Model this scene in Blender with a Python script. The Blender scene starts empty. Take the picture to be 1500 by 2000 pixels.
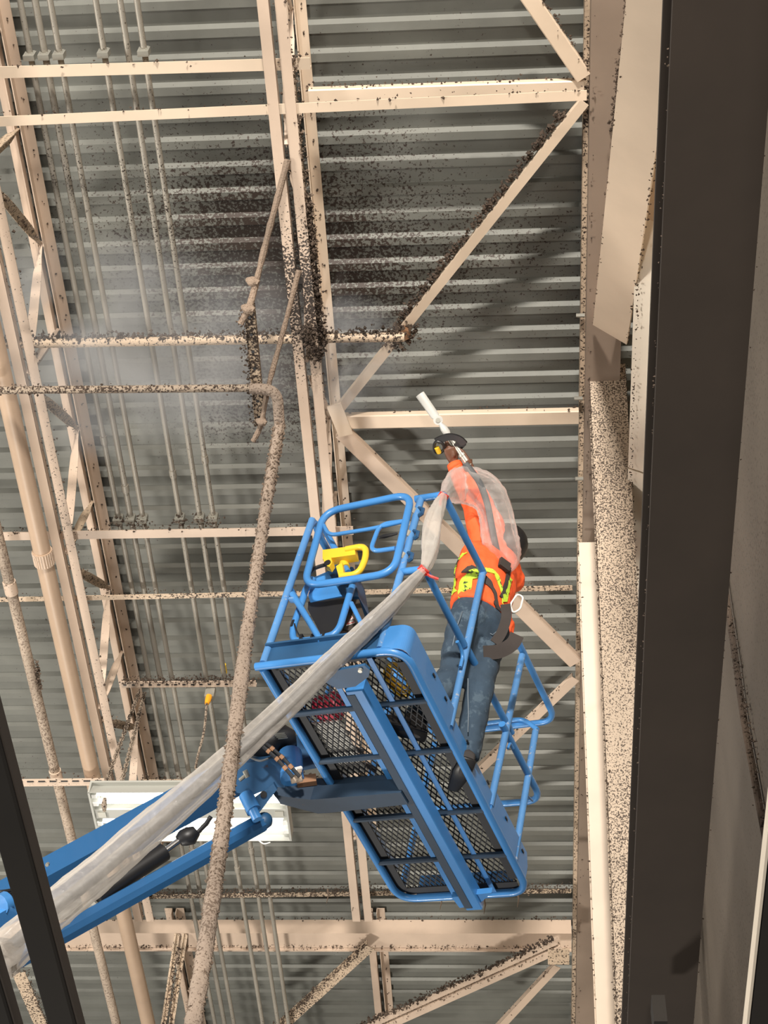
import bpy, bmesh, math, random
from mathutils import Vector as V, Matrix
random.seed(7)
SC = bpy.context.scene
COL = SC.collection
PI = math.pi

# ------------------------------------------------------------------ camera, world, light
F = 3236.0                        # focal length in pixels of the 1500 x 2000 frame
CAM_Z = 1.6
RW = Matrix(((0.997069, -0.017947, -0.074367),     # rows: world X (across the joists), Y (along them), Z (up)
             (0.058166, 0.809269, 0.584552),       # seen from the camera (right, down, forward)
             (0.049692, -0.587165, 0.807941)))
C0 = V((0, 0, CAM_Z))
cd = bpy.data.cameras.new('camera'); cam = bpy.data.objects.new('camera', cd); COL.objects.link(cam)
right, up, back = RW @ V((1, 0, 0)), RW @ V((0, -1, 0)), RW @ V((0, 0, -1))
m3 = Matrix((right, up, back)).transposed()
cam.matrix_world = Matrix.Translation(C0) @ m3.to_4x4()
cd.sensor_fit = 'VERTICAL'; cd.sensor_height = 36.0; cd.lens = F / 2000 * 36
cd.clip_start = 0.05; cd.clip_end = 200
SC.camera = cam

w = bpy.data.worlds.new('hall_light'); SC.world = w; w.use_nodes = True
bg = w.node_tree.nodes['Background']
bg.inputs['Color'].default_value = (1.0, 0.93, 0.85, 1); bg.inputs['Strength'].default_value = 0.16

def area(name, loc, target, sx, sy, power, col):
    l = bpy.data.lights.new(name, 'AREA'); l.shape = 'RECTANGLE'; l.size = sx; l.size_y = sy
    l.energy = power; l.color = col
    o = bpy.data.objects.new(name, l); COL.objects.link(o)
    o.location = loc
    o.rotation_euler = (V(target) - V(loc)).to_track_quat('-Z', 'Y').to_euler()
    return o
area('added_key_light', (-0.2, -11.0, 5.2), (-1.2, 8.0, 9.6), 1.2, 0.9, 4100, (1.0, 0.93, 0.85))  # added key light, an unseen source far behind the camera
area('added_floor_fill', (0.5, -3.2, 1.5), (-1.0, 8.5, 9.6), 0.8, 0.6, 300, (1.0, 0.94, 0.86))  # added unseen fill, low behind the camera, lifting the roof undersides
area('added_floor_fill', (-3.8, 11.0, 1.0), (-1.6, 9.5, 9.8), 1.0, 1.0, 520, (1.0, 0.94, 0.86))  # added unseen fill standing in for floor bounce at the far end
area('added_side_fill', (-8.0, 4.5, 5.6), (0.5, 5.0, 9.2), 2.0, 1.2, 520, (1.0, 0.94, 0.86))  # added unseen fill from the left to brighten the wall braces

vs = SC.view_settings
vs.view_transform = 'Standard'; vs.look = 'None'; vs.gamma = 1.0; vs.use_curve_mapping = False
vs.exposure = 0.0

# ------------------------------------------------------------------ helpers
def at(u, v, z):
    """pixel -> world point at height z above the camera"""
    d = RW @ V((u - 750, v - 1000, F))
    return C0 + d * (z / d.z)
def cm(u, v, dep):
    """pixel -> world point at distance dep along the view axis"""
    return C0 + RW @ (V((u - 750, v - 1000, F)) * (dep / F))
def onx(u, v, x):
    d = RW @ V((u - 750, v - 1000, F)); return C0 + d * (x / d.x)

def tag(o, label=None, cat=None, group=None, kind=None):
    if label: o['label'] = label
    if cat: o['category'] = cat
    if group: o['group'] = group
    if kind: o['kind'] = kind
    return o
MATS = {}
ROOTM = {}
def thing(name, label, cat, loc, group=None, mat=None):
    o = bpy.data.objects.new(name, None); COL.objects.link(o)
    M = mat if mat is not None else Matrix.Translation(V(loc))
    o.matrix_world = M; o.empty_display_size = .1
    ROOTM[o.name] = M.inverted()
    tag(o, label, cat, group); return o
def rootinv(p):
    while p.parent: p = p.parent
    return ROOTM.get(p.name, Matrix.Identity(4))

class MB:
    def __init__(s): s.v = []; s.f = []
    def add(s, vs_, fs):
        n = len(s.v); s.v += [V(x) for x in vs_]; s.f += [tuple(i + n for i in q) for q in fs]; return s
    def hexa(s, b):
        return s.add(b, [(3, 2, 1, 0), (4, 5, 6, 7), (0, 1, 5, 4), (1, 2, 6, 5), (2, 3, 7, 6), (3, 0, 4, 7)])
    def box(s, c, h, R=None):
        c = V(c); R = R or Matrix.Identity(3); P = []
        for z in (-1, 1):
            for x, y in ((-1, -1), (1, -1), (1, 1), (-1, 1)): P.append(c + R @ V((x * h[0], y * h[1], z * h[2])))
        return s.hexa(P)
    def bar(s, p0, p1, wd, ht, up=(0, 0, 1), off=(0, 0), bev=0):
        """rectangular bar p0-p1; wd across, ht along up; off shifts (side, up) of the section centre"""
        p0, p1 = V(p0), V(p1); d = (p1 - p0).normalized(); sd = d.cross(V(up)).normalized(); u2 = sd.cross(d).normalized()
        o = sd * off[0] + u2 * off[1]
        if bev:
            b = bev; x, y = wd / 2, ht / 2
            sec = [(-x + b, -y), (x - b, -y), (x, -y + b), (x, y - b), (x - b, y), (-x + b, y), (-x, y - b), (-x, -y + b)]
        else:
            sec = [(-wd / 2, -ht / 2), (wd / 2, -ht / 2), (wd / 2, ht / 2), (-wd / 2, ht / 2)]
        n = len(sec)
        P = [p + o + sd * a + u2 * b for p in (p0, p1) for a, b in sec]
        return s.add(P, [tuple(range(n))[::-1], tuple(range(n, 2 * n))] + [(i, (i + 1) % n, n + (i + 1) % n, n + i) for i in range(n)])
    def sweep(s, pts, secs, closed=False, cap=True, ref=None):
        """secs: list of lists of (a,b) per point"""
        pts = [V(p) for p in pts]; n = len(pts); k = len(secs[0])
        T = []
        for i in range(n):
            if closed: t = pts[(i + 1) % n] - pts[i - 1]
            else: t = pts[min(i + 1, n - 1)] - pts[max(i - 1, 0)]
            T.append(t.normalized())
        r = V(ref) if ref is not None else (V((0, 0, 1)) if abs(T[0].z) < .9 else V((1, 0, 0)))
        a = (r - T[0] * r.dot(T[0])).normalized(); P = []
        for i in range(n):
            if ref is not None: a = (V(ref) - T[i] * V(ref).dot(T[i])).normalized()
            else: a = (a - T[i] * a.dot(T[i])).normalized()
            b = T[i].cross(a)
            for x, y in secs[i]: P.append(pts[i] + a * x + b * y)
        fs = []
        for i in range(n if closed else n - 1):
            j = (i + 1) % n
            for q in range(k): fs.append((i * k + q, i * k + (q + 1) % k, j * k + (q + 1) % k, j * k + q))
        if cap and not closed: fs += [tuple(range(k))[::-1], tuple(range((n - 1) * k, n * k))]
        return s.add(P, fs)
    def tube(s, pts, r, n=10, closed=False, cap=True):
        R = r if isinstance(r, (list, tuple)) else [r] * len(pts)
        return s.sweep(pts, [[(q * math.cos(2 * PI * i / n), q * math.sin(2 * PI * i / n)) for i in range(n)] for q in R], closed, cap)
    def loft(s, pts, ab, n=16, ref=(0, 0, 1), cap=True):
        """elliptical sections; ab = (half along ref, half across)"""
        return s.sweep(pts, [[(a * math.cos(2 * PI * i / n), b * math.sin(2 * PI * i / n)) for i in range(n)] for a, b in ab], False, cap, ref)
    def ball(s, c, r, nu=14, nv=9, R=None):
        c = V(c); r = (r, r, r) if not isinstance(r, (tuple, list)) else r; R = R or Matrix.Identity(3)
        P = [c + R @ V((0, 0, -r[2]))]
        for j in range(1, nv):
            t = -PI / 2 + PI * j / nv
            for i in range(nu):
                a = 2 * PI * i / nu
                P.append(c + R @ V((r[0] * math.cos(t) * math.cos(a), r[1] * math.cos(t) * math.sin(a), r[2] * math.sin(t))))
        P.append(c + R @ V((0, 0, r[2]))); fs = []
        for i in range(nu): fs.append((0, 1 + (i + 1) % nu, 1 + i))
        for j in range(nv - 2):
            for i in range(nu):
                a = 1 + j * nu; fs.append((a + i, a + (i + 1) % nu, a + nu + (i + 1) % nu, a + nu + i))
        t = 1 + (nv - 2) * nu
        for i in range(nu): fs.append((t + i, t + (i + 1) % nu, len(P) - 1))
        return s.add(P, fs)
    def plate(s, poly, thick):
        """poly: 3D points of a face, thick: extrusion vector"""
        n = len(poly); P = [V(p) for p in poly] + [V(p) + V(thick) for p in poly]
        return s.add(P, [tuple(range(n))[::-1], tuple(range(n, 2 * n))] + [(i, (i + 1) % n, n + (i + 1) % n, n + i) for i in range(n)])
    def clump(s, c, r):
        c = V(c); P = []
        for d in ((1, 0, 0), (-1, 0, 0), (0, 1, 0), (0, -1, 0), (0, 0, 1), (0, 0, -1)):
            P.append(c + V(d) * r * random.uniform(.35, 1.25) + V((random.uniform(-.3, .3), random.uniform(-.3, .3), random.uniform(-.3, .3))) * r)
        return s.add(P, [(0, 2, 4), (2, 1, 4), (1, 3, 4), (3, 0, 4), (2, 0, 5), (1, 2, 5), (3, 1, 5), (0, 3, 5)])
    def build(s, name, mat, parent=None, world=True, smooth=False, **kw):
        me = bpy.data.meshes.new(name)
        P = s.v
        if parent is not None and world:
            Mi = rootinv(parent); P = [Mi @ p for p in P]
        origin = V((0, 0, 0))
        if parent is None:
            lo = V([min(p[i] for p in P) for i in range(3)]); hi = V([max(p[i] for p in P) for i in range(3)])
            origin = V(((lo.x + hi.x) / 2, (lo.y + hi.y) / 2, lo.z)); P = [p - origin for p in P]
        me.from_pydata([tuple(p) for p in P], [], s.f); me.update()
        bm = bmesh.new(); bm.from_mesh(me); bmesh.ops.recalc_face_normals(bm, faces=bm.faces); bm.to_mesh(me); bm.free()
        if mat is not None: me.materials.append(mat if not isinstance(mat, str) else MATS[mat])
        if smooth:
            for p in me.polygons: p.use_smooth = True
            if smooth != 'all':
                try: me.set_sharp_from_angle(angle=math.radians(40))
                except Exception: pass
        o = bpy.data.objects.new(name, me); COL.objects.link(o)
        if parent is not None: o.parent = parent
        else: o.location = origin
        return tag(o, **kw)

def fillet(pts, r, seg=5, closed=False):
    pts = [V(p) for p in pts]; out = []; n = len(pts)
    for i in range(n):
        if not closed and i in (0, n - 1): out.append(pts[i]); continue
        a, b, c = pts[i - 1], pts[i], pts[(i + 1) % n]
        rr = min(r, (a - b).length * .49, (c - b).length * .49)
        p, q = b + (a - b).normalized() * rr, b + (c - b).normalized() * rr
        for k in range(seg + 1):
            t = k / seg; out.append(p * (1 - t) ** 2 + b * 2 * t * (1 - t) + q * t * t)
    return out
def smoothpath(pts, k=6):
    pts = [V(p) for p in pts]; out = []
    for i in range(len(pts) - 1):
        p0, p1, p2, p3 = pts[max(i - 1, 0)], pts[i], pts[i + 1], pts[min(i + 2, len(pts) - 1)]
        for j in range(k):
            t = j / k
            out.append(.5 * ((2 * p1) + (p2 - p0) * t + (2 * p0 - 5 * p1 + 4 * p2 - p3) * t * t + (3 * p1 - p0 - 3 * p2 + p3) * t ** 3))
    out.append(pts[-1]); return out
def lerps(vals, k=6):
    return [p.x for p in smoothpath([V((a, 0, 0)) for a in vals], k)]

# ------------------------------------------------------------------ materials
def nodes(name):
    m = bpy.data.materials.new(name); m.use_nodes = True; nt = m.node_tree
    return m, nt, nt.nodes['Principled BSDF']
def N(nt, t, **kw):
    n = nt.nodes.new(t)
    for k, v in kw.items():
        if k.startswith('i_'): n.inputs[k[2:].replace('_', ' ')].default_value = v
        else: setattr(n, k, v)
    return n
def math_(nt, op, a, b=None, c=None):
    n = nt.nodes.new('ShaderNodeMath'); n.operation = op
    for i, x in enumerate((a, b, c)):
        if x is None: continue
        if isinstance(x, (int, float)): n.inputs[i].default_value = x
        else: nt.links.new(x, n.inputs[i])
    return n.outputs[0]
def ramp(nt, x, lo, hi, a=0., b=1.):
    n = nt.nodes.new('ShaderNodeMapRange'); n.inputs['From Min'].default_value = lo; n.inputs['From Max'].default_value = hi
    n.inputs['To Min'].default_value = a; n.inputs['To Max'].default_value = b
    nt.links.new(x, n.inputs['Value']); return n.outputs[0]
def mixc(nt, fac, a, b):
    n = nt.nodes.new('ShaderNodeMix'); n.data_type = 'RGBA'
    for sock, x in ((n.inputs[0], fac), (n.inputs[6], a), (n.inputs[7], b)):
        if isinstance(x, (int, float)): sock.default_value = x
        elif isinstance(x, tuple): sock.default_value = (*x, 1) if len(x) == 3 else x
        else: nt.links.new(x, sock)
    return n.outputs[2]
DUST = (.032, .020, .013)
def spheremask(nt, pos, c, r0, r1, sc=(1, 1, 1)):
    s = N(nt, 'ShaderNodeVectorMath', operation='SUBTRACT'); nt.links.new(pos, s.inputs[0]); s.inputs[1].default_value = tuple(c)
    q = N(nt, 'ShaderNodeVectorMath', operation='MULTIPLY'); nt.links.new(s.outputs[0], q.inputs[0]); q.inputs[1].default_value = sc
    l = N(nt, 'ShaderNodeVectorMath', operation='LENGTH'); nt.links.new(q.outputs[0], l.inputs[0])
    return ramp(nt, l.outputs['Value'], r0, r1, 1, 0)
def paint(name, col, rough=.5, metal=0., speck=None, scale=30., mott=.12, dust=DUST, blot=None, zones=(), bump=.0, edge=None, coat=0.):
    """painted or bare surface with tone mottling and clinging dust specks (speck: noise threshold, lower = more)"""
    m, nt, b = nodes(name); L = nt.links
    pos = N(nt, 'ShaderNodeNewGeometry').outputs['Position']
    n1 = N(nt, 'ShaderNodeTexNoise', i_Scale=2.3, i_Detail=5.0, i_Roughness=.6); L.new(pos, n1.inputs['Vector'])
    k = ramp(nt, n1.outputs['Fac'], .3, .7, 1 - mott, 1 + mott)
    mul = N(nt, 'ShaderNodeVectorMath', operation='SCALE'); mul.inputs[0].default_value = col; L.new(k, mul.inputs['Scale'])
    c = mul.outputs[0]
    if edge:      # worn patches
        n3 = N(nt, 'ShaderNodeTexNoise', i_Scale=edge[2], i_Detail=6.0, i_Roughness=.7); L.new(pos, n3.inputs['Vector'])
        c = mixc(nt, ramp(nt, n3.outputs['Fac'], edge[1], edge[1] + .05), c, edge[0])
    if speck is not None:
        n2 = N(nt, 'ShaderNodeTexNoise', i_Scale=scale, i_Detail=4.0, i_Roughness=.6); L.new(pos, n2.inputs['Vector'])
        n4 = N(nt, 'ShaderNodeTexNoise', i_Scale=1.1, i_Detail=3.0); L.new(pos, n4.inputs['Vector'])
        s = math_(nt, 'ADD', n2.outputs['Fac'], math_(nt, 'MULTIPLY', math_(nt, 'SUBTRACT', n4.outputs['Fac'], .5), .28))
        for (cz, r0, r1, amt, sc) in zones:
            s = math_(nt, 'ADD', s, math_(nt, 'MULTIPLY', spheremask(nt, pos, cz, r0, r1, sc), amt))
        fac = ramp(nt, s, speck, speck + .03)
        c = mixc(nt, fac, c, dust)
    L.new(c, b.inputs['Base Color'])
    b.inputs['Roughness'].default_value = rough; b.inputs['Metallic'].default_value = metal
    if coat: b.inputs['Coat Weight'].default_value = coat
    if bump:
        nb = N(nt, 'ShaderNodeTexNoise', i_Scale=bump[0] if isinstance(bump, tuple) else 25, i_Detail=5.0); L.new(pos, nb.inputs['Vector'])
        bp_ = N(nt, 'ShaderNodeBump', i_Strength=bump[1] if isinstance(bump, tuple) else bump, i_Distance=.01); L.new(nb.outputs['Fac'], bp_.inputs['Height'])
        L.new(bp_.outputs[0], b.inputs['Normal'])
    MATS[name] = m; return m

H = 8.6                     # underside of the roof deck above the camera
BEIGE = (.58, .45, .345)
ST = at(455, 480, H)        # dirtiest spot of the deck
ST2 = at(760, 560, H)
ST3 = at(420, 800, H)
paint('deck', (.160, .163, .143), .55, .1, speck=.70, scale=62, mott=.16, dust=(.042, .028, .021),
      zones=((ST, .1, 1.5, .165, (.8, .9, 1)), (ST2, .1, 1.3, .15, (.7, 1.1, 1)), (ST3, .1, .9, .13, (.7, 1.4, 1))))
paint('beige', BEIGE, .5, speck=.76, scale=52, mott=.10)
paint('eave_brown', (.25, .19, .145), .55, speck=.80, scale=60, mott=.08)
paint('beige_clean', (.66, .53, .40), .45, speck=.82, scale=60, mott=.06)
paint('beige_speck', BEIGE, .55, speck=.64, scale=76, mott=.12)
paint('beige_dirty', (.52, .40, .285), .6, speck=.555, scale=72, mott=.15, bump=(30, .3))
paint('beige_heavy', (.40, .31, .22), .8, speck=.49, scale=81, mott=.2, bump=(40, .6))
paint('joist_b', BEIGE, .5, speck=.74, scale=81, mott=.1, zones=((at(600, 560, 7.9), .15, .95, .26, (1, 1, 1)),))
paint('pipe_beige', (.45, .325, .228), .45, speck=.76, scale=52, mott=.10)
paint('conduit_steel', (.30, .275, .23), .5, .2, speck=.655, scale=96, mott=.15, zones=((at(300, 480, 8), .2, 1.8, .08, (1, 1, 1)), (at(150, 650, 8), .2, .9, -.25, (1, 1, 1))))
paint('galv', (.40, .39, .34), .4, .5, speck=.7, scale=72)
paint('pipe_dust', (.40, .32, .245), .75, speck=.55, scale=95, mott=.25, dust=(.17, .125, .092), bump=(35, .7))
paint('pipe_lint', (.27, .212, .166), .9, speck=.54, scale=95, mott=.3, dust=(.12, .086, .063), bump=(60, .9))
paint('pipe_dark', (.30, .24, .18), .85, speck=.5, scale=76, mott=.2, dust=(.05, .033, .024), bump=(35, .8))
paint('dust', (.070, .049, .035), 1.0, mott=.5, bump=(60, .6))
paint('dust_pale', (.15, .11, .08), 1.0, mott=.4, bump=(60, .6))
paint('wall_shaded', (.115, .094, .072), .7, speck=.60, scale=62, mott=.12, dust=(.06, .045, .033))  # shadow on the lower wall is put into this dark tone
paint('wall_bright', (.80, .71, .58), .55, speck=.80, scale=57, mott=.06)  # lit counterpart of the wall tone, brightness put into the colour
paint('brace_dust', (.55, .44, .33), .7, speck=.52, scale=120, mott=.1, dust=(.075, .052, .036), bump=(30, .5))
paint('dark_steel', (.042, .031, .023), .95, speck=.78, scale=33, mott=.12)  # very dark: the girder's unlit underside is put into this colour
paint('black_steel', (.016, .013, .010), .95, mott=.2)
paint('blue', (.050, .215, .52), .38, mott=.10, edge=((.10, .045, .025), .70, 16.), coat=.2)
paint('blue_boom', (.014, .092, .235), .42, mott=.10, edge=((.10, .045, .025), .74, 16.), coat=.15)  # basket blue darkened, the boom's dimmer light put into the colour
paint('blue_deep_shade', (.012, .032, .062), .6, mott=.25, edge=((.07, .035, .02), .66, 18.))  # underside shade put into the blue, with brown worn patches
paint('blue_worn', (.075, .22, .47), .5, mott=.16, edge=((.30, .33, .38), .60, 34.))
paint('blue_shade', (.018, .075, .17), .5, mott=.2, edge=((.07, .035, .02), .66, 18.))  # darker copy of the blue with shade put into the colour
paint('mesh_black', (.012, .013, .016), .6)
paint('yellow', (.78, .50, .03), .45, mott=.08, edge=((.25, .16, .03), .72, 40.))
paint('black_plastic', (.012, .012, .013), .45)
paint('chrome', (.75, .75, .75), .18, 1.0)
paint('copper', (.32, .17, .09), .55, .3)
paint('rope', (.26, .195, .145), .95, mott=.3, speck=.6, scale=144, dust=(.15, .1, .07), bump=(90, .8))
paint('red', (.62, .05, .04), .5)
paint('pink', (.75, .05, .10), .5)
paint('white_plastic', (.80, .80, .76), .35)
paint('orange_shirt', (.90, .115, .025), .75, mott=.1, bump=(28, .35))
paint('denim', (.034, .060, .092), .9, mott=.35, edge=((.065, .10, .135), .56, 7.), bump=(24, .5))
paint('skin', (.13, .055, .03), .5, mott=.12)
paint('black_strap', (.045, .036, .032), .85, mott=.2)
paint('lime', (.50, .72, .05), .7, mott=.1, edge=((.02, .02, .02), .56, 24.))
paint('shoe', (.03, .026, .025), .7, edge=((.2, .03, .03), .66, 20.))
paint('white_paint', (.78, .76, .70), .4, mott=.05)
paint('lamp_enamel', (.40, .40, .36), .4, mott=.05)
paint('wand_plastic', (.52, .52, .49), .4)
paint('hose_grey', (.10, .105, .11), .5, mott=.2)
paint('orange_plastic', (.85, .36, .02), .4)
def glow(name, col, s):
    m, nt, b = nodes(name); b.inputs['Base Color'].default_value = (*col, 1)
    b.inputs['Emission Color'].default_value = (*col, 1); b.inputs['Emission Strength'].default_value = s; MATS[name] = m
glow('tube_glow', (1.0, .98, .93), 4.0)
def film(name, alpha, col, streak=60.):
    m, nt, b = nodes(name); L = nt.links
    b.inputs['Base Color'].default_value = (*col, 1); b.inputs['Roughness'].default_value = .3
    tl = N(nt, 'ShaderNodeBsdfTranslucent'); tl.inputs['Color'].default_value = (*col, 1)
    tr = N(nt, 'ShaderNodeBsdfTransparent')
    m1 = N(nt, 'ShaderNodeMixShader'); m1.inputs[0].default_value = .35; L.new(b.outputs[0], m1.inputs[1]); L.new(tl.outputs[0], m1.inputs[2])
    pos = N(nt, 'ShaderNodeNewGeometry').outputs['Position']
    n = N(nt, 'ShaderNodeTexNoise', i_Scale=streak, i_Detail=3.0, i_Distortion=1.0); L.new(pos, n.inputs['Vector'])
    lw = N(nt, 'ShaderNodeLayerWeight', i_Blend=.35)
    a = math_(nt, 'ADD', ramp(nt, lw.outputs['Facing'], .05, .9, alpha, min(alpha + .5, .97)), ramp(nt, n.outputs['Fac'], .35, .65, -.05, .05))
    m2 = N(nt, 'ShaderNodeMixShader'); L.new(a, m2.inputs[0]); L.new(tr.outputs[0], m2.inputs[1]); L.new(m1.outputs[0], m2.inputs[2])
    bp_ = N(nt, 'ShaderNodeBump', i_Strength=.25, i_Distance=.02); L.new(n.outputs['Fac'], bp_.inputs['Height']); L.new(bp_.outputs[0], b.inputs['Normal'])
    L.new(m2.outputs[0], nt.nodes['Material Output'].inputs['Surface']); MATS[name] = m
film('film', .38, (.74, .69, .63), 14.)
film('film_clear', .16, (.90, .85, .81), 14.)
def smoke(name, col, dens, c, rad, scale=2.2):
    m = bpy.data.materials.new(name); m.use_nodes = True; nt = m.node_tree; nt.nodes.clear(); L = nt.links
    out = N(nt, 'ShaderNodeOutputMaterial'); v = N(nt, 'ShaderNodeVolumeScatter'); v.inputs['Color'].default_value = (*col, 1)
    pos = N(nt, 'ShaderNodeNewGeometry').outputs['Position']
    n = N(nt, 'ShaderNodeTexNoise', i_Scale=scale, i_Detail=3.0, i_Distortion=.4); L.new(pos, n.inputs['Vector'])
    a = ramp(nt, n.outputs['Fac'], .40, .66)
    s = spheremask(nt, pos, c, .1, 1.0, tuple(1 / r for r in rad))
    L.new(math_(nt, 'MULTIPLY', math_(nt, 'MULTIPLY', a, s), dens), v.inputs['Density'])
    L.new(v.outputs[0], out.inputs['Volume']); MATS[name] = m

def dust_run(p0, p1, n, r, mat='dust', spread=.02, parent=None, name='dust_clumps', up=(0, 0, 0)):
    """ragged clumps of lint along an edge"""
    p0, p1 = V(p0), V(p1); b = MB()
    for _ in range(int(n * 1.7)):
        p = p0.lerp(p1, random.random()) + V((random.gauss(0, 1), random.gauss(0, 1), random.gauss(0, 1))) * spread + V(up) * random.random()
        b.clump(p, r * .62 * random.uniform(.35, 1.2))
    return b.build(name, mat, parent, kind='stuff')

# ------------------------------------------------------------------ the roof deck and the wall
PITCH = .1575
YPH = at(20, 1200 + 768 / 4.545, H).y          # far edge of a rib
XL, XR = -7.0, 1.0
ceil_m = MB().box(((XL + XR) / 2, 9.0, CAM_Z + H + .09), ((XR - XL) / 2, 9.3, .035))
ceiling = ceil_m.build('ceiling', 'deck', kind='structure')
ROOTM[ceiling.name] = Matrix.Translation(ceiling.location).inverted()
ribs = 6; y = YPH - PITCH * 52
while y < 17:
    prof = []
    for k in range(ribs):
        q = y + k * PITCH
        prof += [(q + .000, .030), (q + .068, .030), (q + .086, .0), (q + .134, .0), (q + .1415, .030)]
    prof.append((y + ribs * PITCH + .004, .030))
    n = len(prof); dz = random.uniform(0, .004)
    P = [(XL, a, CAM_Z + H + c + dz) for a, c in prof] + [(XR, a, CAM_Z + H + c + dz) for a, c in prof]
    b = MB().add(P, [(i, i + 1, n + i + 1, n + i) for i in range(n - 1)])
    b.build('deck_panel', 'deck', ceiling)
    y += ribs * PITCH

XW = .95
wall = MB().box((XW + .06, 8.0, CAM_Z + 5.9), (.06, 9.5, 3.1)).build('wall_right', 'wall_shaded', kind='structure')
ROOTM[wall.name] = Matrix.Translation(wall.location).inverted()
b = MB(); yy = -1.0
while yy < 16:
    MB().box((XW - .006, yy + .745, CAM_Z + 7.55), (.008, .74, 1.05)).build('wall_panel', 'wall_bright', wall)
    yy += 1.5

# eave beam along the wall, its ledger angle and bolts
ev = at(1150, 100, 8.36)
eave = thing('eave_beam', 'long beige eave beam running down the right edge of the roof deck', 'beam', (.53, 8, CAM_Z + 8.3))
x0 = at(1150, 300, 8.36).x; x1 = at(1128, 1200, 8.5).x
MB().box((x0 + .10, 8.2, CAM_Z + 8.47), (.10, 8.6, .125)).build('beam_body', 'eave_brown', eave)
MB().box((x1 + .012, 8.2, CAM_Z + 8.52), (.018, 8.6, .055)).build('ledger_angle', 'beige_dirty', eave)
for u, v in ((1132, 616), (1128, 778), (1130, 935)):
    p = at(u, v, 8.44); MB().tube([p + V((-.02, 0, 0)), p + V((.03, 0, 0))], .012, 6).build('bolt', 'galv', eave)
dust_run((x0 + .02, 1, CAM_Z + 8.34), (x0 + .02, 13, CAM_Z + 8.34), 90, .012, 'dust', .008, eave)

# knee braces of the wall frame (wide flanges seen from below)
def knee(name, label, p0, p1, wd, mat, dustn=0, roll=0.):
    t = thing(name, label, 'brace', V(p0).lerp(V(p1), .5))
    d = (V(p1) - V(p0)).normalized(); sd = V((1, 0, 0)); nrm = sd.cross(d).normalized()
    if nrm.z > 0: nrm = -nrm
    nrm = (nrm * math.cos(roll) - sd * math.sin(roll)).normalized(); sd = d.cross(nrm)
    MB().bar(p0, p1, wd, .014, up=nrm).build('flange', mat, t)
    MB().bar(V(p0) - nrm * .1, V(p1) - nrm * .1, .012, .2, up=nrm).build('web', mat, t)
    MB().bar(V(p0) - nrm * .2, V(p1) - nrm * .2, wd, .014, up=nrm).build('flange', mat, t)
    if dustn:
        for sgn in (-1, 1):
            dust_run(V(p0) + sd * sgn * wd / 2, V(p1) + sd * sgn * wd / 2, dustn, .012, 'dust', .006, t)
    return t
KX = .60
def kx(u, v): return onx(u, v, KX)
k1 = knee('knee_brace', 'smooth bright beige knee brace slanting down from the eave at the top right', kx(1308, -260), kx(1192, 652), .225, 'beige_clean', 110, roll=.6)
dust_run(kx(1240, -60) + V((-.01, 0, -.03)), kx(1174, 440) + V((-.01, 0, -.03)), 520, .016, 'dust', .010, k1)
dust_run(kx(1176, 420), kx(1158, 640), 90, .012, 'dust', .006, k1)
k2 = knee('knee_brace', 'beige knee brace thickly speckled with dark dust beside the right wall', kx(1186, 712), kx(1252, 2080), .21, 'brace_dust', 260)
kx2 = lambda u, v: onx(u, v, .49)
k3 = knee('knee_brace', 'plain narrow beige brace left of the speckled knee brace by the eave', kx2(1147, 1060), kx2(1187, 2080), .105, 'beige_clean', 60)
gp = MB(); a, c = kx(1172, 632), kx(1174, 772)
gp.bar(a, c, .03, .09, up=(0, -1, 0)).build('gusset_plate', 'beige_dirty', k1)

bx0, bx1 = at(1240, 650, 7.75).x, at(1312, 650, 7.75).x
wb = thing('wall_beam', 'bright pale beam in the narrow gap between knee brace and dark girder', 'beam', ((bx0 + bx1) / 2, 3, CAM_Z + 7))
for ya_, yb2 in ((-3.0, at(1227, 918, 7.75).y), (at(1227, 921, 7.75).y, 9.0)):
    MB().bar(((bx0 + bx1) / 2, ya_, CAM_Z + 7.72), ((bx0 + bx1) / 2, yb2, CAM_Z + 7.72), (bx1 - bx0) * 1.25, .02, up=(-.55, 0, -.83)).build('beam_length', 'wall_bright', wb)
dust_run((bx0 + .005, 1, CAM_Z + 7.74), (bx0 + .005, 6, CAM_Z + 7.74), 260, .010, 'dust', .005, wb)
# deep dark crane girder close to the camera, its flange lip
ZG = 4.15
gxa, gxb = at(1316, 400, ZG), at(1430, 1100, ZG)
gl = at(1270, 1000, ZG).x; gr = at(1436, 1000, ZG).x
gird = thing('crane_girder', 'wide dark unlit girder running the height of the picture at right', 'girder', ((gl + gr) / 2, 4, CAM_Z + ZG))
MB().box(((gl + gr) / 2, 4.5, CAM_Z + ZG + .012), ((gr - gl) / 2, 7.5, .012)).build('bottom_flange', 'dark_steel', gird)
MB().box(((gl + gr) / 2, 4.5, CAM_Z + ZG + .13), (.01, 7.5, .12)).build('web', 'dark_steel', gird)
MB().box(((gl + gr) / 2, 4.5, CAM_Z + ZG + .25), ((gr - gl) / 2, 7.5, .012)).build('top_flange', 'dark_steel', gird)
dust_run((gr, 1.5, CAM_Z + ZG + .01), (gr, 6, CAM_Z + ZG + .01), 60, .006, 'dust', .004, gird)
dust_run((gl, 1.5, CAM_Z + ZG + .02), (gl, 6, CAM_Z + ZG + .02), 120, .006, 'dust', .004, gird)
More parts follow.
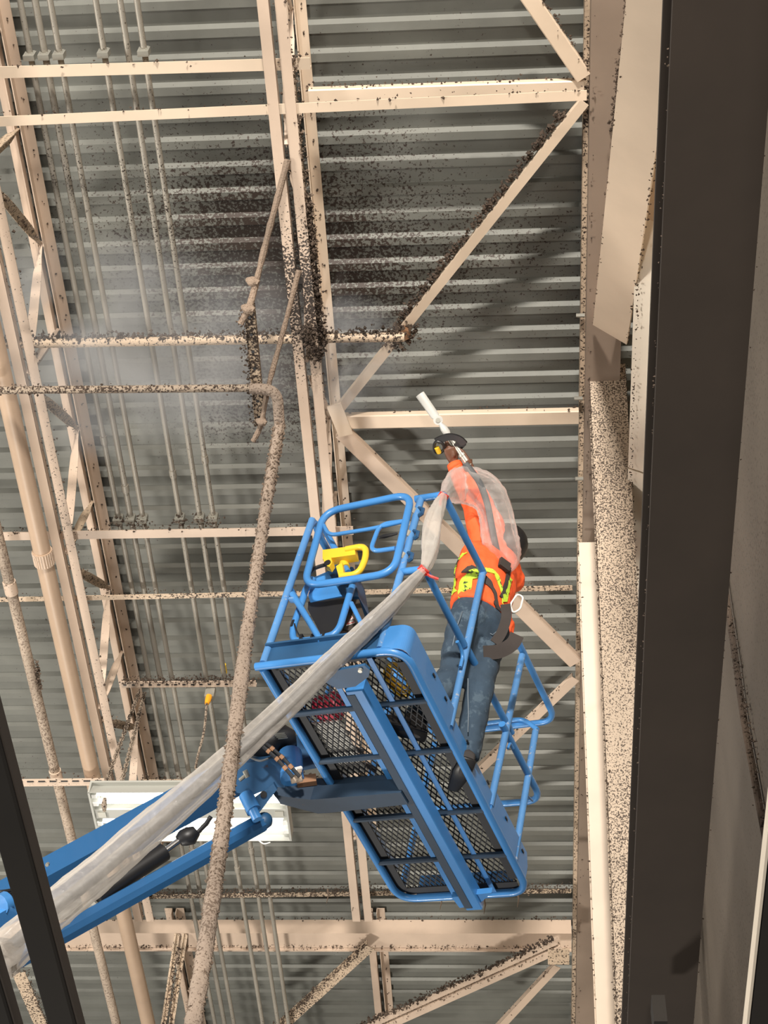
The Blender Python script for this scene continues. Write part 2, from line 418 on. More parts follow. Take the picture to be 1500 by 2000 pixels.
# lower right trim beam and the dusty cable on the wall
e0, e1 = at(1500, 1610, 3.2), at(1462, 1990, 3.2)
lb = thing('wall_girt', 'dark steel girt with a pale edge at the lower right corner', 'girt', e0)
xx = e1.x
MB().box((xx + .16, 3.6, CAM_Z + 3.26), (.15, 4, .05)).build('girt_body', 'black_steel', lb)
MB().box((xx + .002, 3.6, CAM_Z + 3.24), (.004, 4, .03)).build('edge_strip', 'wall_bright', lb)
cb = [onx(u, v, .93) for u, v in ((1405, 1060), (1418, 1160), (1437, 1290), (1452, 1400), (1470, 1500), (1492, 1620), (1520, 1760))]
t = MB().tube(smoothpath(cb, 4), .014, 8).build('cable', 'dust', None, smooth=True, label='thick dark dusty cable sagging down the speckled wall at far right', cat='cable')
ROOTM[t.name] = Matrix.Translation(t.location).inverted()
dust_run(cb[1], cb[-1], 160, .012, 'dust', .010, t)
p = at(1287, 1985, 4.0); MB().box(p, (.025, .05, .06)).build('junction_block', 'black_steel', gird)

# ------------------------------------------------------------------ bar joists
ZB = 7.83                   # underside of the bottom chords
def joist(name, label, xb, y0, y1, nodes_y, mats, dust_right=0, webdirty=('beige_speck', 'beige_dirty'), yext=0, bot=True):
    t = thing(name, label, 'joist', (xb, (y0 + y1) / 2, CAM_Z + ZB))
    def P(x, y_, z): return V((xb + x, y_, CAM_Z + z))
    for s, m in ((-1, mats[0]), (1, mats[1])):
        if bot:
            MB().bar(P(s * .043, y0, ZB + .003), P(s * .043, y1, ZB + .003), .056, .006) \
                .bar(P(s * .018, y0, ZB + .028), P(s * .018, y1, ZB + .028), .006, .056).build('bottom_chord_angle', m, t)
        MB().bar(P(s * .046, y0, H - .006), P(s * .046, y1 + yext, H - .006), .062, .007) \
            .bar(P(s * .018, y0, H - .034), P(s * .018, y1 + yext, H - .034), .006, .056).build('top_chord_angle', mats[2], t)
    zt, zb = H - .03, ZB + .03
    if bot:
        for k, yb in enumerate(nodes_y):
            for dy, m, oy in ((-.46, webdirty[0], 0), (.12, webdirty[k % 2], .0), (.74, webdirty[1], .10)):
                a, c = P(0, yb + oy, zb), P(0, yb + oy + dy, zt)
                if min(a.y, c.y) < y0 or max(a.y, c.y) > y1: continue
                n = 9; pts = [a.lerp(c, i / (n - 1)) for i in range(n)]
                hw = [.012, .015, .029, .032, .032, .032, .029, .015, .012]
                b = MB().sweep(pts, [[(-q * .85, -q * .6), (q * .85, -q * .6), (q * .85, -q * .45), (0, q * .3), (0, q), (-q * .15, q), (-q * .2, q * .2), (-q * .85, -q * .45)] for q in hw], ref=(1, 0, 0))
                w_ = b.build('web_member', m, t)
                if m == 'beige_dirty' and abs(dy) > .5: dust_run(a, c, 45, .016, 'dust_pale', .016, w_)
    sb = MB(); y_ = y0 + .1
    while y_ < y1 + yext:
        for k in range(2): sb.clump(P(.048 + random.uniform(-.008, .008), y_ + random.uniform(-.02, .02), H - .012), .007)
        y_ += .152
    sb.build('deck_screws', 'dust', t, kind='stuff')
    if dust_right and bot:
        dust_run(P(.075, y0 + .4, ZB + .01), P(.075, y1, ZB + .01), dust_right, .014, 'dust', .008, t)
        dust_run(P(.0, y0 + .4, ZB + .02), P(.0, y1, ZB + .02), dust_right, .012, 'dust', .006, t)
    return t
XA = at(63, 780, ZB).x; XBJ = at(607, 780, ZB).x
Y1 = at(690, 1800, ZB).y
ybA = [at(70, 735, ZB).y + 1.27 * k for k in range(-2, 6)]
ybB = [at(632, 835, ZB).y + 1.27 * k - .42 for k in range(-2, 6)]
jA = joist('bar_joist', 'open web bar joist on the left, beside the six conduits', XA, 1.6, Y1, ybA, ('beige', 'beige_speck', 'beige'), 120, ('beige_speck', 'beige_dirty'))
jB = joist('bar_joist', 'open web bar joist in the middle, thick with dust beside the sprayed spot', XBJ, 1.6, Y1, ybB, ('joist_b', 'joist_b', 'beige_clean'), 110, ('beige', 'beige_speck'))
pB = lambda v, dx: V((XBJ + dx, at(600, v, ZB).y, CAM_Z + ZB))
dust_run(pB(400, .08) + V((0, 0, .03)), pB(690, .08) + V((0, 0, .03)), 620, .019, 'dust', .016, jB)
dust_run(pB(640, .02), pB(695, .05), 170, .024, 'dust', .022, jB)
dust_run(pB(100, .075) + V((0, 0, .04)), pB(400, .075) + V((0, 0, .04)), 120, .016, 'dust_pale', .014, jB)
# the joists of the bay beyond the girder
YG = at(700, 1850, 8.2).y
jA2 = joist('bar_joist', 'left bar joist of the bay beyond the cross beam, at the bottom', XA, YG + .02, 17, [], ('beige', 'beige', 'beige_speck'), 0, bot=False)
jB2 = joist('bar_joist', 'middle bar joist of the bay beyond the cross beam, at the bottom', XBJ, YG + .02, 17, [], ('beige', 'beige', 'beige'), 0, bot=False)

# ------------------------------------------------------------------ cross beam (girder across the joists)
gy0, gy1 = at(700, 1823, 8.2).y, at(700, 1851, 8.2).y
cross = thing('cross_beam', 'broad beige cross beam spanning the picture below the lift basket', 'beam', (-2, gy0, CAM_Z + 8.2))
MB().box((-3.2, (gy0 + gy1) / 2, CAM_Z + 8.265), (3.62, (gy1 - gy0) / 2, .065)).build('beam_body', 'beige', cross)
MB().bar((-6.8, gy1 + .01, CAM_Z + 8.2), (.42, gy1 + .01, CAM_Z + 8.2), .012, .05).build('lower_lip', 'beige_speck', cross)
dust_run((-4, gy1 - .02, CAM_Z + 8.197), (.4, gy1 - .02, CAM_Z + 8.197), 300, .013, 'dust', .010, cross)
dust_run((-4, gy0, CAM_Z + 8.335), (.4, gy0, CAM_Z + 8.335), 200, .014, 'dust', .010, cross)

# ------------------------------------------------------------------ struts across the joists
def strut(label, p0, p1, wd=.05, leg=.05, mat='beige', dust=0, dm='dust', shape='angle', r=.02, dr=.014, cat='strut', name='bridging_strut', slots=None):
    p0, p1 = V(p0), V(p1)
    t = thing(name, label, cat, p0.lerp(p1, .5))
    if shape == 'angle':
        b = MB().bar(p0, p1, wd, .006).bar(p0, p1, .006, leg, off=(-wd / 2 + .003, leg / 2) if True else (0, 0))
    elif shape == 'tube': b = MB().tube([p0, p1], r, 12)
    elif shape == 'box': b = MB().bar(p0, p1, wd, leg, bev=.006)
    body = b.build('strut_body', mat, t, smooth=(shape == 'tube'))
    if slots:
        d = (p1 - p0).normalized(); n = int((p1 - p0).length / slots[0]); sl = MB()
        for i in range(n):
            c = p0 + d * (slots[0] * (i + .5)); sd = d.cross(V((0, 0, 1))).normalized()
            sl.bar(c - d * slots[1], c + d * slots[1], .009, .004, off=(slots[2], -.006))
        sl.build('slot_holes', 'black_plastic', t, kind='stuff')
    if dust:
        sd = (p1 - p0).cross(V((0, 0, 1))).normalized() * wd / 2
        e = sd if sd.y < 0 else -sd
        dust_run(p0 + e, p1 + e, dust, dr, dm, .010, t)
        dust_run(p0 + e + V((0, 0, .02)), p1 + e + V((0, 0, .03)), dust, dr, dm, .012, t)
    return t
ZS = ZB + .06
s1 = strut('clean angle strut at the top left carrying clamps of six conduits', at(-1000, 170, ZS), at(606, 124, ZS), .06, .04, 'beige_clean', 25)
s2 = strut('thin flat strut below the conduit clamps near the top of the picture', at(-1000, 282, ZS - .05), at(1146, 186, ZS - .05), .052, .02, 'beige_clean', 60)
s3 = strut('broad smooth tube strut between middle joist and eave, nearest the top', at(604, 190, 8.40), at(1140, 172, 8.40), .10, .05, 'beige_clean', 40, shape='box')
s4 = strut('round strut caked with brown lumps, pointed at by the spray wand', at(-1000, 690, ZS), at(790, 658, ZS), shape='tube', r=.026, mat='beige_dirty', dust=620, dr=.019)
s5 = strut('smooth box strut from the middle joist to the eave beside the nozzle', at(660, 822, 8.40), at(1130, 812, 8.40), .095, .05, 'beige_clean', 12, shape='box')
s6 = strut('angle strut with lint lumps carrying the six conduits at mid left', at(-1000, 1064, ZS), at(690, 1036, ZS), .06, .04, 'beige', 150, dr=.012)
s7 = strut('thin dusty brown strut running behind the basket control panel', at(-1000, 1192, ZS + .02), at(1118, 1148, ZS + .02), .035, .03, 'beige_dirty', 160, dr=.010)
s8 = strut('slotted channel left of the basket floor with a hanging cord socket', at(236, 1337, ZS), at(500, 1335, ZS), .05, .03, 'beige', 150, slots=(.055, .01, .0))
s9 = strut('slotted channel holding two beige pipes above the fluorescent lamp', at(-1000, 1541, 7.58), at(205, 1527, 7.58), .062, .03, 'beige_speck', 60, slots=(.075, .022, .015))
s10 = strut('orange stained dusty strut just right of the slotted pipe channel', at(275, 1529, ZS), at(640, 1526, ZS), .06, .03, 'beige_dirty', 110)
s11 = strut('furry dust covered strut passing under the far end of the basket', at(240, 1752, ZS + .05), at(1116, 1740, ZS + .05), .04, .02, 'beige_heavy', 420, dr=.014)
for u, v in ((690, 1760), (860, 1757), (945, 1765), (640, 1745), (1010, 1752)):
    p = at(u, v - 8, ZS + .03); MB().tube([p, p + V((.01, 0, -.05)), p + V((0, .01, -.12))], [.008, .006, .002], 5).build('lint_strand', 'dust_pale', s11)

# diagonal roof braces
ZD = 8.38
d1 = strut('short diagonal brace meeting the eave at the top right corner', at(1020, -25, ZD), at(1140, 150, ZD), .085, .04, 'beige_clean', 40, shape='box', cat='brace', name='diagonal_brace')
d2 = strut('long diagonal brace edged with dust from eave down to the middle joist', at(1142, 200, ZD - .03), at(664, 800, ZD - .03), .052, .045, 'beige_clean', 0, cat='brace', name='diagonal_brace')
a, c = at(1115, 222, ZD), at(785, 640, ZD); sd = V((-.035, -.02, 0))
dust_run(a + sd, c + sd, 420, .022, 'dust', .012, d2)
dust_run(at(770, 668, ZD - .04), at(800, 640, ZD - .04), 170, .024, 'dust', .03, d2)
pk = at(790, 655, ZD - .09); MB().tube([pk, pk + V((0, 0, .08))], .035, 8).build('bolt_boss', 'copper', d2)
d3 = strut('wide diagonal brace passing behind the raised arm of the worker', at(668, 842, ZD), at(1124, 1292, ZD), .10, .05, 'beige', 20, shape='box', cat='brace', name='diagonal_brace')
d4 = strut('thin diagonal brace seen between the guard rails right of the basket', at(1124, 1326, ZD), at(930, 1512, ZD), .06, .04, 'beige', 30, cat='brace', name='diagonal_brace')
MB().bar(at(652, 790, 8.3), at(676, 850, 8.3), .09, .01).build('node_plate', 'beige_clean', d3)
d5 = strut('dusty angle brace below the cross beam, bottom centre', at(724, 1850, 8.1), at(520, 2035, 8.1), .075, .05, 'beige_dirty', 220, cat='brace', name='diagonal_brace')
d6 = thing('double_brace', 'double angle brace edged with thick dust at the bottom right', 'brace', at(900, 1920, 8.0))
q0, q1 = at(1092, 1846, 8.0), at(700, 2022, 8.0); pr = (q1 - q0).cross(V((0, 0, 1))).normalized()
if pr.y > 0: pr = -pr
for s, m in ((.045, 'beige'), (-.045, 'beige')):
    MB().bar(q0 + pr * s, q1 + pr * s, .062, .006).bar(q0 + pr * (s * .35), q1 + pr * (s * .35), .006, .06, off=(0, .03)).build('angle', m, d6)
MB().bar(q0 + V((0, 0, .02)), q1 + V((0, 0, .02)), .03, .006).build('dusty_gap_plate', 'beige_heavy', d6)
dust_run(q0 + pr * .085, q1 + pr * .085, 420, .020, 'dust', .012, d6)
dust_run(q0 - pr * .02, q1 - pr * .02, 120, .012, 'dust_pale', .010, d6)
MB().bar(at(1070, 1868, 8.0), at(1112, 1868, 8.0), .17, .012).build('end_plate', 'beige_dirty', d6)
d7 = strut('slim plain brace beside the double angle brace, bottom right', at(1088, 1888, 8.15), at(970, 2015, 8.15), .06, .04, 'beige', 10, cat='brace', name='diagonal_brace')
d8 = thing('web_strut', 'dusty double angle strut dropping from the cross beam at lower left', 'strut', at(340, 1900, 8))
for s in (-.03, .03):
    a_, c_ = at(354, 1824, 8.19) + V((s, 0, 0)), at(318, 2060, 7.7) + V((s, 0, 0))
    MB().bar(a_, c_, .045, .006, up=(0, -1, 0)).bar(a_, c_, .006, .05, up=(0, -1, 0)).build('angle', 'beige_dirty', d8)
dust_run(at(350, 1850, 8.1), at(318, 2060, 7.65), 160, .016, 'dust', .018, d8)
d9 = strut('brownish brace at the very bottom left behind the dark posts', at(36, 1900, 7.6), at(92, 2030, 7.6), .10, .05, 'beige_dirty', 60, cat='brace', name='diagonal_brace')

# ------------------------------------------------------------------ conduits and pipes
cons = [(121, 'leftmost'), (148, 'second from left'), (175, 'third from left'), (257, 'fourth from left'), (301, 'fifth from left'), (331, 'rightmost')]
y1c = at(700, 1822, 8.2).y - .02
zc = ZS + .075
ys1, ys6, ys8 = at(300, 124, ZS).y, at(300, 1040, ZS).y, at(300, 1330, ZS).y
for i, (u, nm) in enumerate(cons):
    x = at(u, 440, zc).x; r = .0155 if i != 1 else .0175
    t = thing('conduit', f'thin steel conduit along the roof, {nm} of the six', 'conduit', (x, 6, CAM_Z + zc), 'conduits left of the middle joist')
    MB().tube([(x, 1.2, CAM_Z + zc), (x, 16.5, CAM_Z + zc + .1)], r, 10).build('conduit_pipe', 'conduit_steel', t, smooth=True)
    for yc_ in (5.2 + .35 * i % .8, 8.9 - .2 * (i % 3), 11.6):
        MB().tube([(x, yc_, CAM_Z + zc + .03 * 0 + (yc_ - 1.2) * .1 / 15.3), (x, yc_ + .05, CAM_Z + zc + (yc_ - 1.15) * .1 / 15.3)], r + .005, 10).build('coupling', 'conduit_steel', t, smooth=True)
    for j, yc_ in enumerate((ys1, ys6)):
        if j == 0 and i == 4: continue
        zz = CAM_Z + zc + (yc_ - 1.2) * .1 / 15.3
        MB().box((x, yc_ - .035, zz - .012), (.028, .014, .034)).tube([(x - .014, yc_ - .052, zz - .015), (x - .014, yc_ - .03, zz - .015)], .007, 6) \
            .tube([(x + .014, yc_ - .052, zz - .015), (x + .014, yc_ - .03, zz - .015)], .007, 6).box((x, yc_ - .03, zz + .018), (.02, .02, .01)).build('conduit_clamp', 'galv', t)
        if j == 1: dust_run((x - .03, yc_ - .03, zz - .03), (x + .03, yc_ - .03, zz - .03), 26, .016, 'dust', .018, t)
    if i == 4:
        yy_ = at(436, 1308, zc).y; MB().tube([(x, yy_, CAM_Z + zc + .05), (x, yy_ + .07, CAM_Z + zc + .05)], r + .004, 10).build('marker_band', 'yellow', t, label='yellow marker band')
zp = 7.68
px_ = at(20, 800, zp).x
t = thing('drain_pipe', 'thick smooth beige pipe with a ribbed coupling on the left', 'pipe', (px_, 6, CAM_Z + zp))
MB().tube([(px_, 1.2, CAM_Z + zp), (px_, 16, CAM_Z + zp)], .052, 20).build('pipe_body', 'pipe_beige', t, smooth=True)
yc_ = at(80, 1075, zp).y
MB().tube([(px_, yc_, CAM_Z + zp), (px_, yc_ + .10, CAM_Z + zp)], .060, 20).build('ribbed_coupling', 'pipe_beige', t, smooth=True)
b = MB()
for k in range(24):
    a = 2 * PI * k / 24; q = V((px_ + .06 * math.cos(a), yc_ + .05, CAM_Z + zp + .06 * math.sin(a))); b.bar(q - V((0, .045, 0)), q + V((0, .045, 0)), .005, .005)
b.build('coupling_ribs', 'beige_speck', t, kind='stuff')
px2 = at(13, 1117, zp).x
t = thing('water_pipe', 'thinner patchy grey and beige pipe along the far left', 'pipe', (px2, 6, CAM_Z + zp))
MB().tube([(px2, 1.2, CAM_Z + zp), (px2, 16, CAM_Z + zp)], .033, 16).build('pipe_body', 'pipe_dust', t, smooth=True)
for v in (1135, 1505):
    yq = at(60, v, zp).y; MB().tube([(px2, yq, CAM_Z + zp), (px2, yq + .09, CAM_Z + zp)], .040, 16).build('coupling', 'beige_speck', t, smooth=True)
dust_run((px2 + .035, at(70, 1290, zp).y, CAM_Z + zp), (px2 + .035, at(80, 1345, zp).y, CAM_Z + zp), 60, .022, 'dust_pale', .010, t)

# drop pipe: level run from the left, elbow, then down towards the floor
ZH = 7.55
h0, h1 = at(-1000, 771, ZH), at(520, 757, ZH)
top_dep = 8.95
path = [h0, at(488, 758, ZH), at(541, 762, ZH), cm(546, 830, 9.0), cm(520, 985, 8.75), cm(484, 1225, 8.15), cm(457, 1440, 7.65), cm(432, 1640, 7.2), cm(404, 1830, 6.75), cm(376, 2010, 6.35), cm(360, 2120, 6.1)]
t = thing('drop_pipe', 'bent pipe coated in grey lint coming across and down in front', 'pipe', path[3])
hz = MB().tube([path[0], path[1]], .021, 12).build('level_run', 'pipe_dark', t, smooth=True)
dust_run(path[0] + V((0, -.01, -.01)), path[1] + V((0, -.01, -.01)), 420, .013, 'dust', .012, t)
pts = fillet([path[1], V(path[2]), path[3]], .10, 8) + [path[4], path[5]]
MB().tube(pts, .030, 14).build('elbow_run', 'pipe_lint', t, smooth=True)
pts = [path[5], path[6], path[7], path[8], path[9], path[10]]
sp = smoothpath(pts, 10)
MB().tube(sp, [.031 + .0035 * random.uniform(-1, 1) + .003 for _ in sp], 14).build('lint_coat', 'pipe_lint', t, smooth=True)
for k in range(3, 9):
    b = MB()
    for _ in range(420):
        a_ = random.uniform(0, 2 * PI); rr = random.uniform(.027, .036)
        b.clump(path[k].lerp(path[k + 1], random.random()) + V((math.cos(a_) * rr, math.sin(a_) * rr * .75, math.sin(a_) * rr * .6)), random.uniform(.004, .011))
    b.build('lint_clumps', 'dust_pale', t, kind='stuff')
# trapeze hanger: channel hung by two dusty ropes from the middle joist
c0, c1 = at(486, 600, ZH + .03), at(508, 832, ZH + .03)
t = thing('trapeze_channel', 'short perforated channel hanging from ropes, holding the bent pipe', 'channel', c0.lerp(c1, .5))
MB().bar(c0, c1, .05, .005).bar(c0, c1, .005, .05, off=(-.025, .02)).bar(c0, c1, .005, .05, off=(.025, .02)).build('channel_body', 'beige_heavy', t)
b = MB()
for k in range(7):
    q = c0.lerp(c1, .08 + .14 * k); b.tube([q + V((0, 0, -.006)), q + V((0, 0, 0))], .009, 8)
b.build('holes', 'black_plastic', t, kind='stuff')
dust_run(c0 + V((-.03, 0, 0)), c1 + V((-.03, 0, 0)), 130, .014, 'dust', .016, t)
def rope(label, pts, r, knots=()):
    t = thing('hanger_rope', label, 'rope', pts[0])
    sp = smoothpath(pts, 8)
    MB().tube(sp, [r * random.uniform(.85, 1.2) for _ in sp], 8).build('rope_strand', 'rope', t, smooth=True)
    for k, q in enumerate(knots): MB().ball(q, (r * 2.1, r * 1.7, r * 1.9), 10, 7).tube([q + V((-r * 2, 0, r)), q + V((0, -r, 0)), q + V((r * 2, 0, -r))], r * .9, 6).build('knot', 'rope', t, smooth=True)
    return t
rope('knotted lint covered rope from the middle joist to the near channel end', [at(562, 312, ZB), at(528, 440, 7.74), at(498, 560, 7.63), at(486, 600, ZH), at(470, 632, ZH - .03)], .016, [at(485, 603, ZH - .01), at(494, 550, 7.64)])
rope('thin dusty rope from the middle joist to the far channel end', [at(584, 528, ZB), at(555, 640, 7.72), at(524, 755, 7.6), at(510, 828, ZH), at(494, 862, ZH - .03)], .0135, [at(511, 824, ZH - .01)])

# ------------------------------------------------------------------ fluorescent lamp, chains, cord socket
ZF = 7.0
f00, f10, f11, f01 = at(172, 1548, ZF), at(556, 1546, ZF), at(571, 1641, ZF), at(191, 1644, ZF)
fx0, fx1 = (f00.x + f01.x) / 2, (f10.x + f11.x) / 2; fy0, fy1 = (f00.y + f10.y) / 2, (f01.y + f11.y) / 2
fl = thing('fluorescent_lamp', 'lit four tube fluorescent lamp hanging on chains behind the boom', 'lamp', ((fx0 + fx1) / 2, (fy0 + fy1) / 2, CAM_Z + ZF))
wx, wy = fx1 - fx0, fy1 - fy0; z0 = CAM_Z + ZF
def fb(x0_, x1_, y0_, y1_, z0_, z1_): return MB().box(((x0_ + x1_) / 2, (y0_ + y1_) / 2, (z0_ + z1_) / 2), ((x1_ - x0_) / 2, (y1_ - y0_) / 2, (z1_ - z0_) / 2))
fb(fx0, fx1, fy0, fy1, z0 + .085, z0 + .10).build('housing', 'lamp_enamel', fl)
fb(fx0, fx1, fy0 + wy * .40, fy0 + wy * .58, z0 + .02, z0 + .085).build('ballast_cover', 'lamp_enamel', fl)
for a_ in (0, 1):
    x_ = fx0 if a_ == 0 else fx1 - .012
    fb(x_, x_ + .012, fy0, fy1, z0, z0 + .085).build('end_cap', 'lamp_enamel', fl)
    fb(x_ + (.03 if a_ == 0 else -.07), x_ + (.08 if a_ == 0 else -.02), fy0 + wy * .44, fy0 + wy * .54, z0 + .012, z0 + .021).build('knockout_cover', 'galv', fl)
for fy_ in (0, 1):
    y_ = fy0 if fy_ == 0 else fy1
    MB().plate([(fx0, y_, z0), (fx1, y_, z0), (fx1, y_ + (.03 if fy_ == 0 else -.03), z0 + .085), (fx0, y_ + (.03 if fy_ == 0 else -.03), z0 + .085)], (0, .004, 0)).build('reflector', 'lamp_enamel', fl)
for k in (.12, .28, .68, .86):
    y_ = fy0 + wy * k
    MB().tube([(fx0 + .045, y_, z0 + .045), (fx1 - .045, y_, z0 + .045)], .0165, 12).build('lamp_tube', 'tube_glow', fl, smooth=True)
    for x_ in (fx0 + .028, fx1 - .028):
        MB().box((x_, y_, z0 + .045), (.016, .014, .03)).build('tube_socket', 'white_plastic', fl)
def chain(label, a, c, r=.0075):
    t = thing('chain', label, 'chain', a)
    a, c = V(a), V(c); n = int((c - a).length / .032); d = (c - a).normalized(); s0 = d.cross(V((0, 1, .2))).normalized(); s1_ = d.cross(s0)
    for i in range(n):
        q = a + d * (.032 * (i + .5)); s = s0 if i % 2 else s1_
        MB().tube(fillet([q - d * .023 - s * .011, q + d * .023 - s * .011, q + d * .023 + s * .011, q - d * .023 + s * .011], .012, 3, True), .0042, 5, closed=True).build('chain_link', 'pipe_dark', t)
    dust_run(a, c, 40, .010, 'dust', .008, t)
    return t
tc = at(274, 1345, 8.3)
chain('left of the two chains holding the lamp, running to its corner', at(197, 1556, ZF + .1), tc)
chain('right of the two lamp chains, hanging down past the joist', at(236, 1535, ZF + .15), tc + V((.03, .02, 0)))
t = MB().tube([at(205, 1560, ZF - .02), at(203, 1572, ZF - .03), at(204, 1584, ZF - .04)], [.012, .018, .010], 8).build('pull_knob', 'pipe_dark', None, smooth=True, label='dark lint covered pull knob dangling before the lamp tubes', cat='knob')
# loose cable loop under the lamp
MB().tube(smoothpath([at(505, 1641, ZF), at(515, 1648, ZF - .01), at(528, 1645, ZF)], 5), .004, 6).build('cable_loop', 'white_plastic', fl, smooth=True)
sk = at(411, 1352, ZS - .02)
t = thing('cord_socket', 'grey box with orange plug and cord hanging from the slotted channel', 'socket', sk)
MB().box(sk + V((0, 0, -.01)), (.03, .02, .05)).build('socket_box', 'galv', t)
MB().tube([sk + V((0, -.01, -.05)), sk + V((-.003, -.01, -.09)), sk + V((-.006, -.01, -.12))], [.022, .020, .014], 10).build('orange_plug', 'orange_plastic', t, smooth=True, label='orange plug')
MB().tube(smoothpath([sk + V((-.006, -.01, -.12)), at(398, 1430, 7.55), at(386, 1478, 7.35), at(382, 1500, 7.2)], 5), .008, 8).build('cord', 'pipe_dark', t, smooth=True)

# ------------------------------------------------------------------ dark near rails at bottom left
for (ua, va, ub, vb, wd, lab) in ((5, 1560, 118, 1990, .082, 'nearly black steel rail crossing the lower left corner before the boom'), (-38, 1850, 12, 2050, .085, 'second nearly black steel rail in the extreme lower left corner')):
    q = at(ub, vb, 3.0); x = q.x
    t = thing('steel_rail', lab, 'rail', (x, 3.2, CAM_Z + 3.0))
    ys_ = at(-60, 1250, 3.0).y
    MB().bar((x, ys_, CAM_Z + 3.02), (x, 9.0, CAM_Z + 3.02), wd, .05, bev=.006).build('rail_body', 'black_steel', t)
    MB().bar((x + wd / 2 + .004, ys_, CAM_Z + 3.03), (x + wd / 2 + .004, 9.0, CAM_Z + 3.03), .006, .05).build('rail_lip', 'dark_steel', t)

# ------------------------------------------------------------------ aerial lift: basket
RB = Matrix(((.94144, .29968, .15451), (-.28497, .95216, -.11039), (-.1802, .0599, .9818)))
TB = V((-1.2137, 5.3094, 6.0712)) + C0
MBK = Matrix.Translation(TB) @ RB.to_4x4()
RBi = RB.transposed()
CL = RBi @ (C0 - TB)                        # camera seen from the basket
def bp(u, v, ax, val):
    """pixel -> basket coordinates on the plane where axis ax equals val"""
    d = RBi @ (RW @ V((u - 750, v - 1000, F))); return CL + d * ((val - CL[ax]) / d[ax])
def bw(p): return MBK @ V(p)
W, LN = .76, 1.92
lift = thing('boom_lift', 'blue boom lift with a mesh floored work basket raised under the roof', 'lift', TB, mat=MBK)
def LB(b, name, mat, parent=None, smooth=True, **kw): return b.build(name, mat, parent or lift, world=False, smooth=smooth, **kw)
RT = .0195
rim = fillet([(0, LN, 0), (0, 0, 0)], .01) 
pts = [V((0, .02, 0))] + fillet([(0, .02, 0), (0, LN, 0), (W, LN, 0), (W, 0, 0), (.10, 0, 0)], .12, 8)[1:-1] + [V((.1, 0, 0)), V((-.03, 0, 0))]
LB(MB().tube(pts, .021, 12), 'floor_rim', 'blue')
for y_ in (.358, .725, 1.205, 1.58):
    LB(MB().bar((.01, y_, -.002), (W - .01, y_, -.002), .030, .032, bev=.008), 'cross_bar', 'blue_deep_shade', smooth=False)
LB(MB().bar((.467, .14, -.062), (.467, LN - .01, -.062), .092, .085, bev=.004), 'centre_beam', 'blue', smooth=False)
for x_ in (.335, .568):
    LB(MB().bar((x_, .03, .0), (x_, LN - .02, .0), .028, .006).bar((x_ - .012, .03, .014), (x_ - .012, LN - .02, .014), .005, .03), 'floor_slat', 'blue', smooth=False)
LB(MB().bar((.442, .16, -.1055), (.442, LN - .03, -.1055), .042, .004).bar((.4195, .16, -.062), (.4195, LN - .03, -.062), .003, .085), 'beam_shade_plate', 'blue_deep_shade', smooth=False)  # thin dark plates added as painted shade on the beam's underside and left
# end brackets of the centre beam
fp = [bp(u, v, 2, -.112) for u, v in ((640, 1313), (712, 1300), (722, 1309), (720, 1322), (694, 1341), (660, 1346), (634, 1332))]
br = LB(MB().plate(fp, (0, 0, .016)), 'beam_bracket', 'blue_shade', smooth=False)
q = bp(704, 1308, 2, -.114); LB(MB().tube([q + V((0, 0, .006)), q + V((0, 0, -.012))], .011, 8), 'bolt', 'galv', br)
ep = [bp(u, v, 2, -.05) for u, v in ((884, 1742), (962, 1733), (936, 1757), (900, 1763))]
LB(MB().plate(ep, (0, 0, -.035)), 'beam_bracket', 'blue', smooth=False)
# expanded metal floor
b = MB(); dx, dy = .0325, .070; zf = .030
x0_, x1_, y0_, y1_ = .045, W - .045, .05, LN - .06
for sgn in (-1, 1):
    sl = dy / dx * sgn; k = int((x1_ - x0_) / dx) + int((y1_ - y0_) / dy) + 2
    for i in range(-k, k):
        # line: y = sl*(x-x0) + c
        c_ = y0_ + i * dy + dy * .5; P = []
        for xx_ in (x0_, x1_):
            P.append((xx_, sl * (xx_ - x0_) + c_))
        (xa, ya), (xb_, yb_) = P
        # clip to y range
        ts = [0, 1]
        ta, tb = sorted(((y0_ - ya) / (yb_ - ya), (y1_ - ya) / (yb_ - ya)))
        ta, tb = max(ta, 0), min(tb, 1)
        if tb - ta < .002: continue
        A_ = V((xa + (xb_ - xa) * ta, ya + (yb_ - ya) * ta, zf)); B_ = V((xa + (xb_ - xa) * tb, ya + (yb_ - ya) * tb, zf))
        b.bar(A_, B_, .0052, .006)
b2 = LB(b, 'floor_mesh', 'mesh_black', smooth=False, kind='stuff')
LB(MB().bar((.03, .03, .02), (.03, LN - .04, .02), .075, .006).bar((W - .035, .1, .02), (W - .035, LN - .1, .02), .085, .006)
   .bar((.05, .035, .02), (W - .05, .035, .02), .05, .006).bar((.05, LN - .045, .02), (W - .05, LN - .045, .02), .055, .006), 'floor_border', 'mesh_black', smooth=False)
# toe boards
def sheet(path, z0_, z1_, th=.004):
    b = MB(); path = [V(p) for p in path]; n = len(path)
    for i in range(n - 1):
        d = (path[i + 1] - path[i]).normalized(); nn = V((d.y, -d.x, 0)) * th
        a, c = path[i], path[i + 1]
        b.hexa([V((a.x, a.y, z0_)), V((c.x, c.y, z0_)), V((c.x, c.y, z0_)) - nn, V((a.x, a.y, z0_)) - nn,
                V((a.x, a.y, z1_)), V((c.x, c.y, z1_)), V((c.x, c.y, z1_)) - nn, V((a.x, a.y, z1_)) - nn])
    return b
crn = fillet([(.64, -.012, 0), (W + .012, -.012, 0), (W + .012, .60, 0)], .12, 10)
tb_ = LB(sheet(crn, .0, .155), 'toe_board', 'blue', smooth=True)
LB(MB().bar((W + .004, .60, .055), (W + .004, 1.235, .055), .006, .12).bar((W - .025, .60, .118), (W - .025, 1.235, .118), .06, .006), 'entry_plate', 'blue', smooth=False)
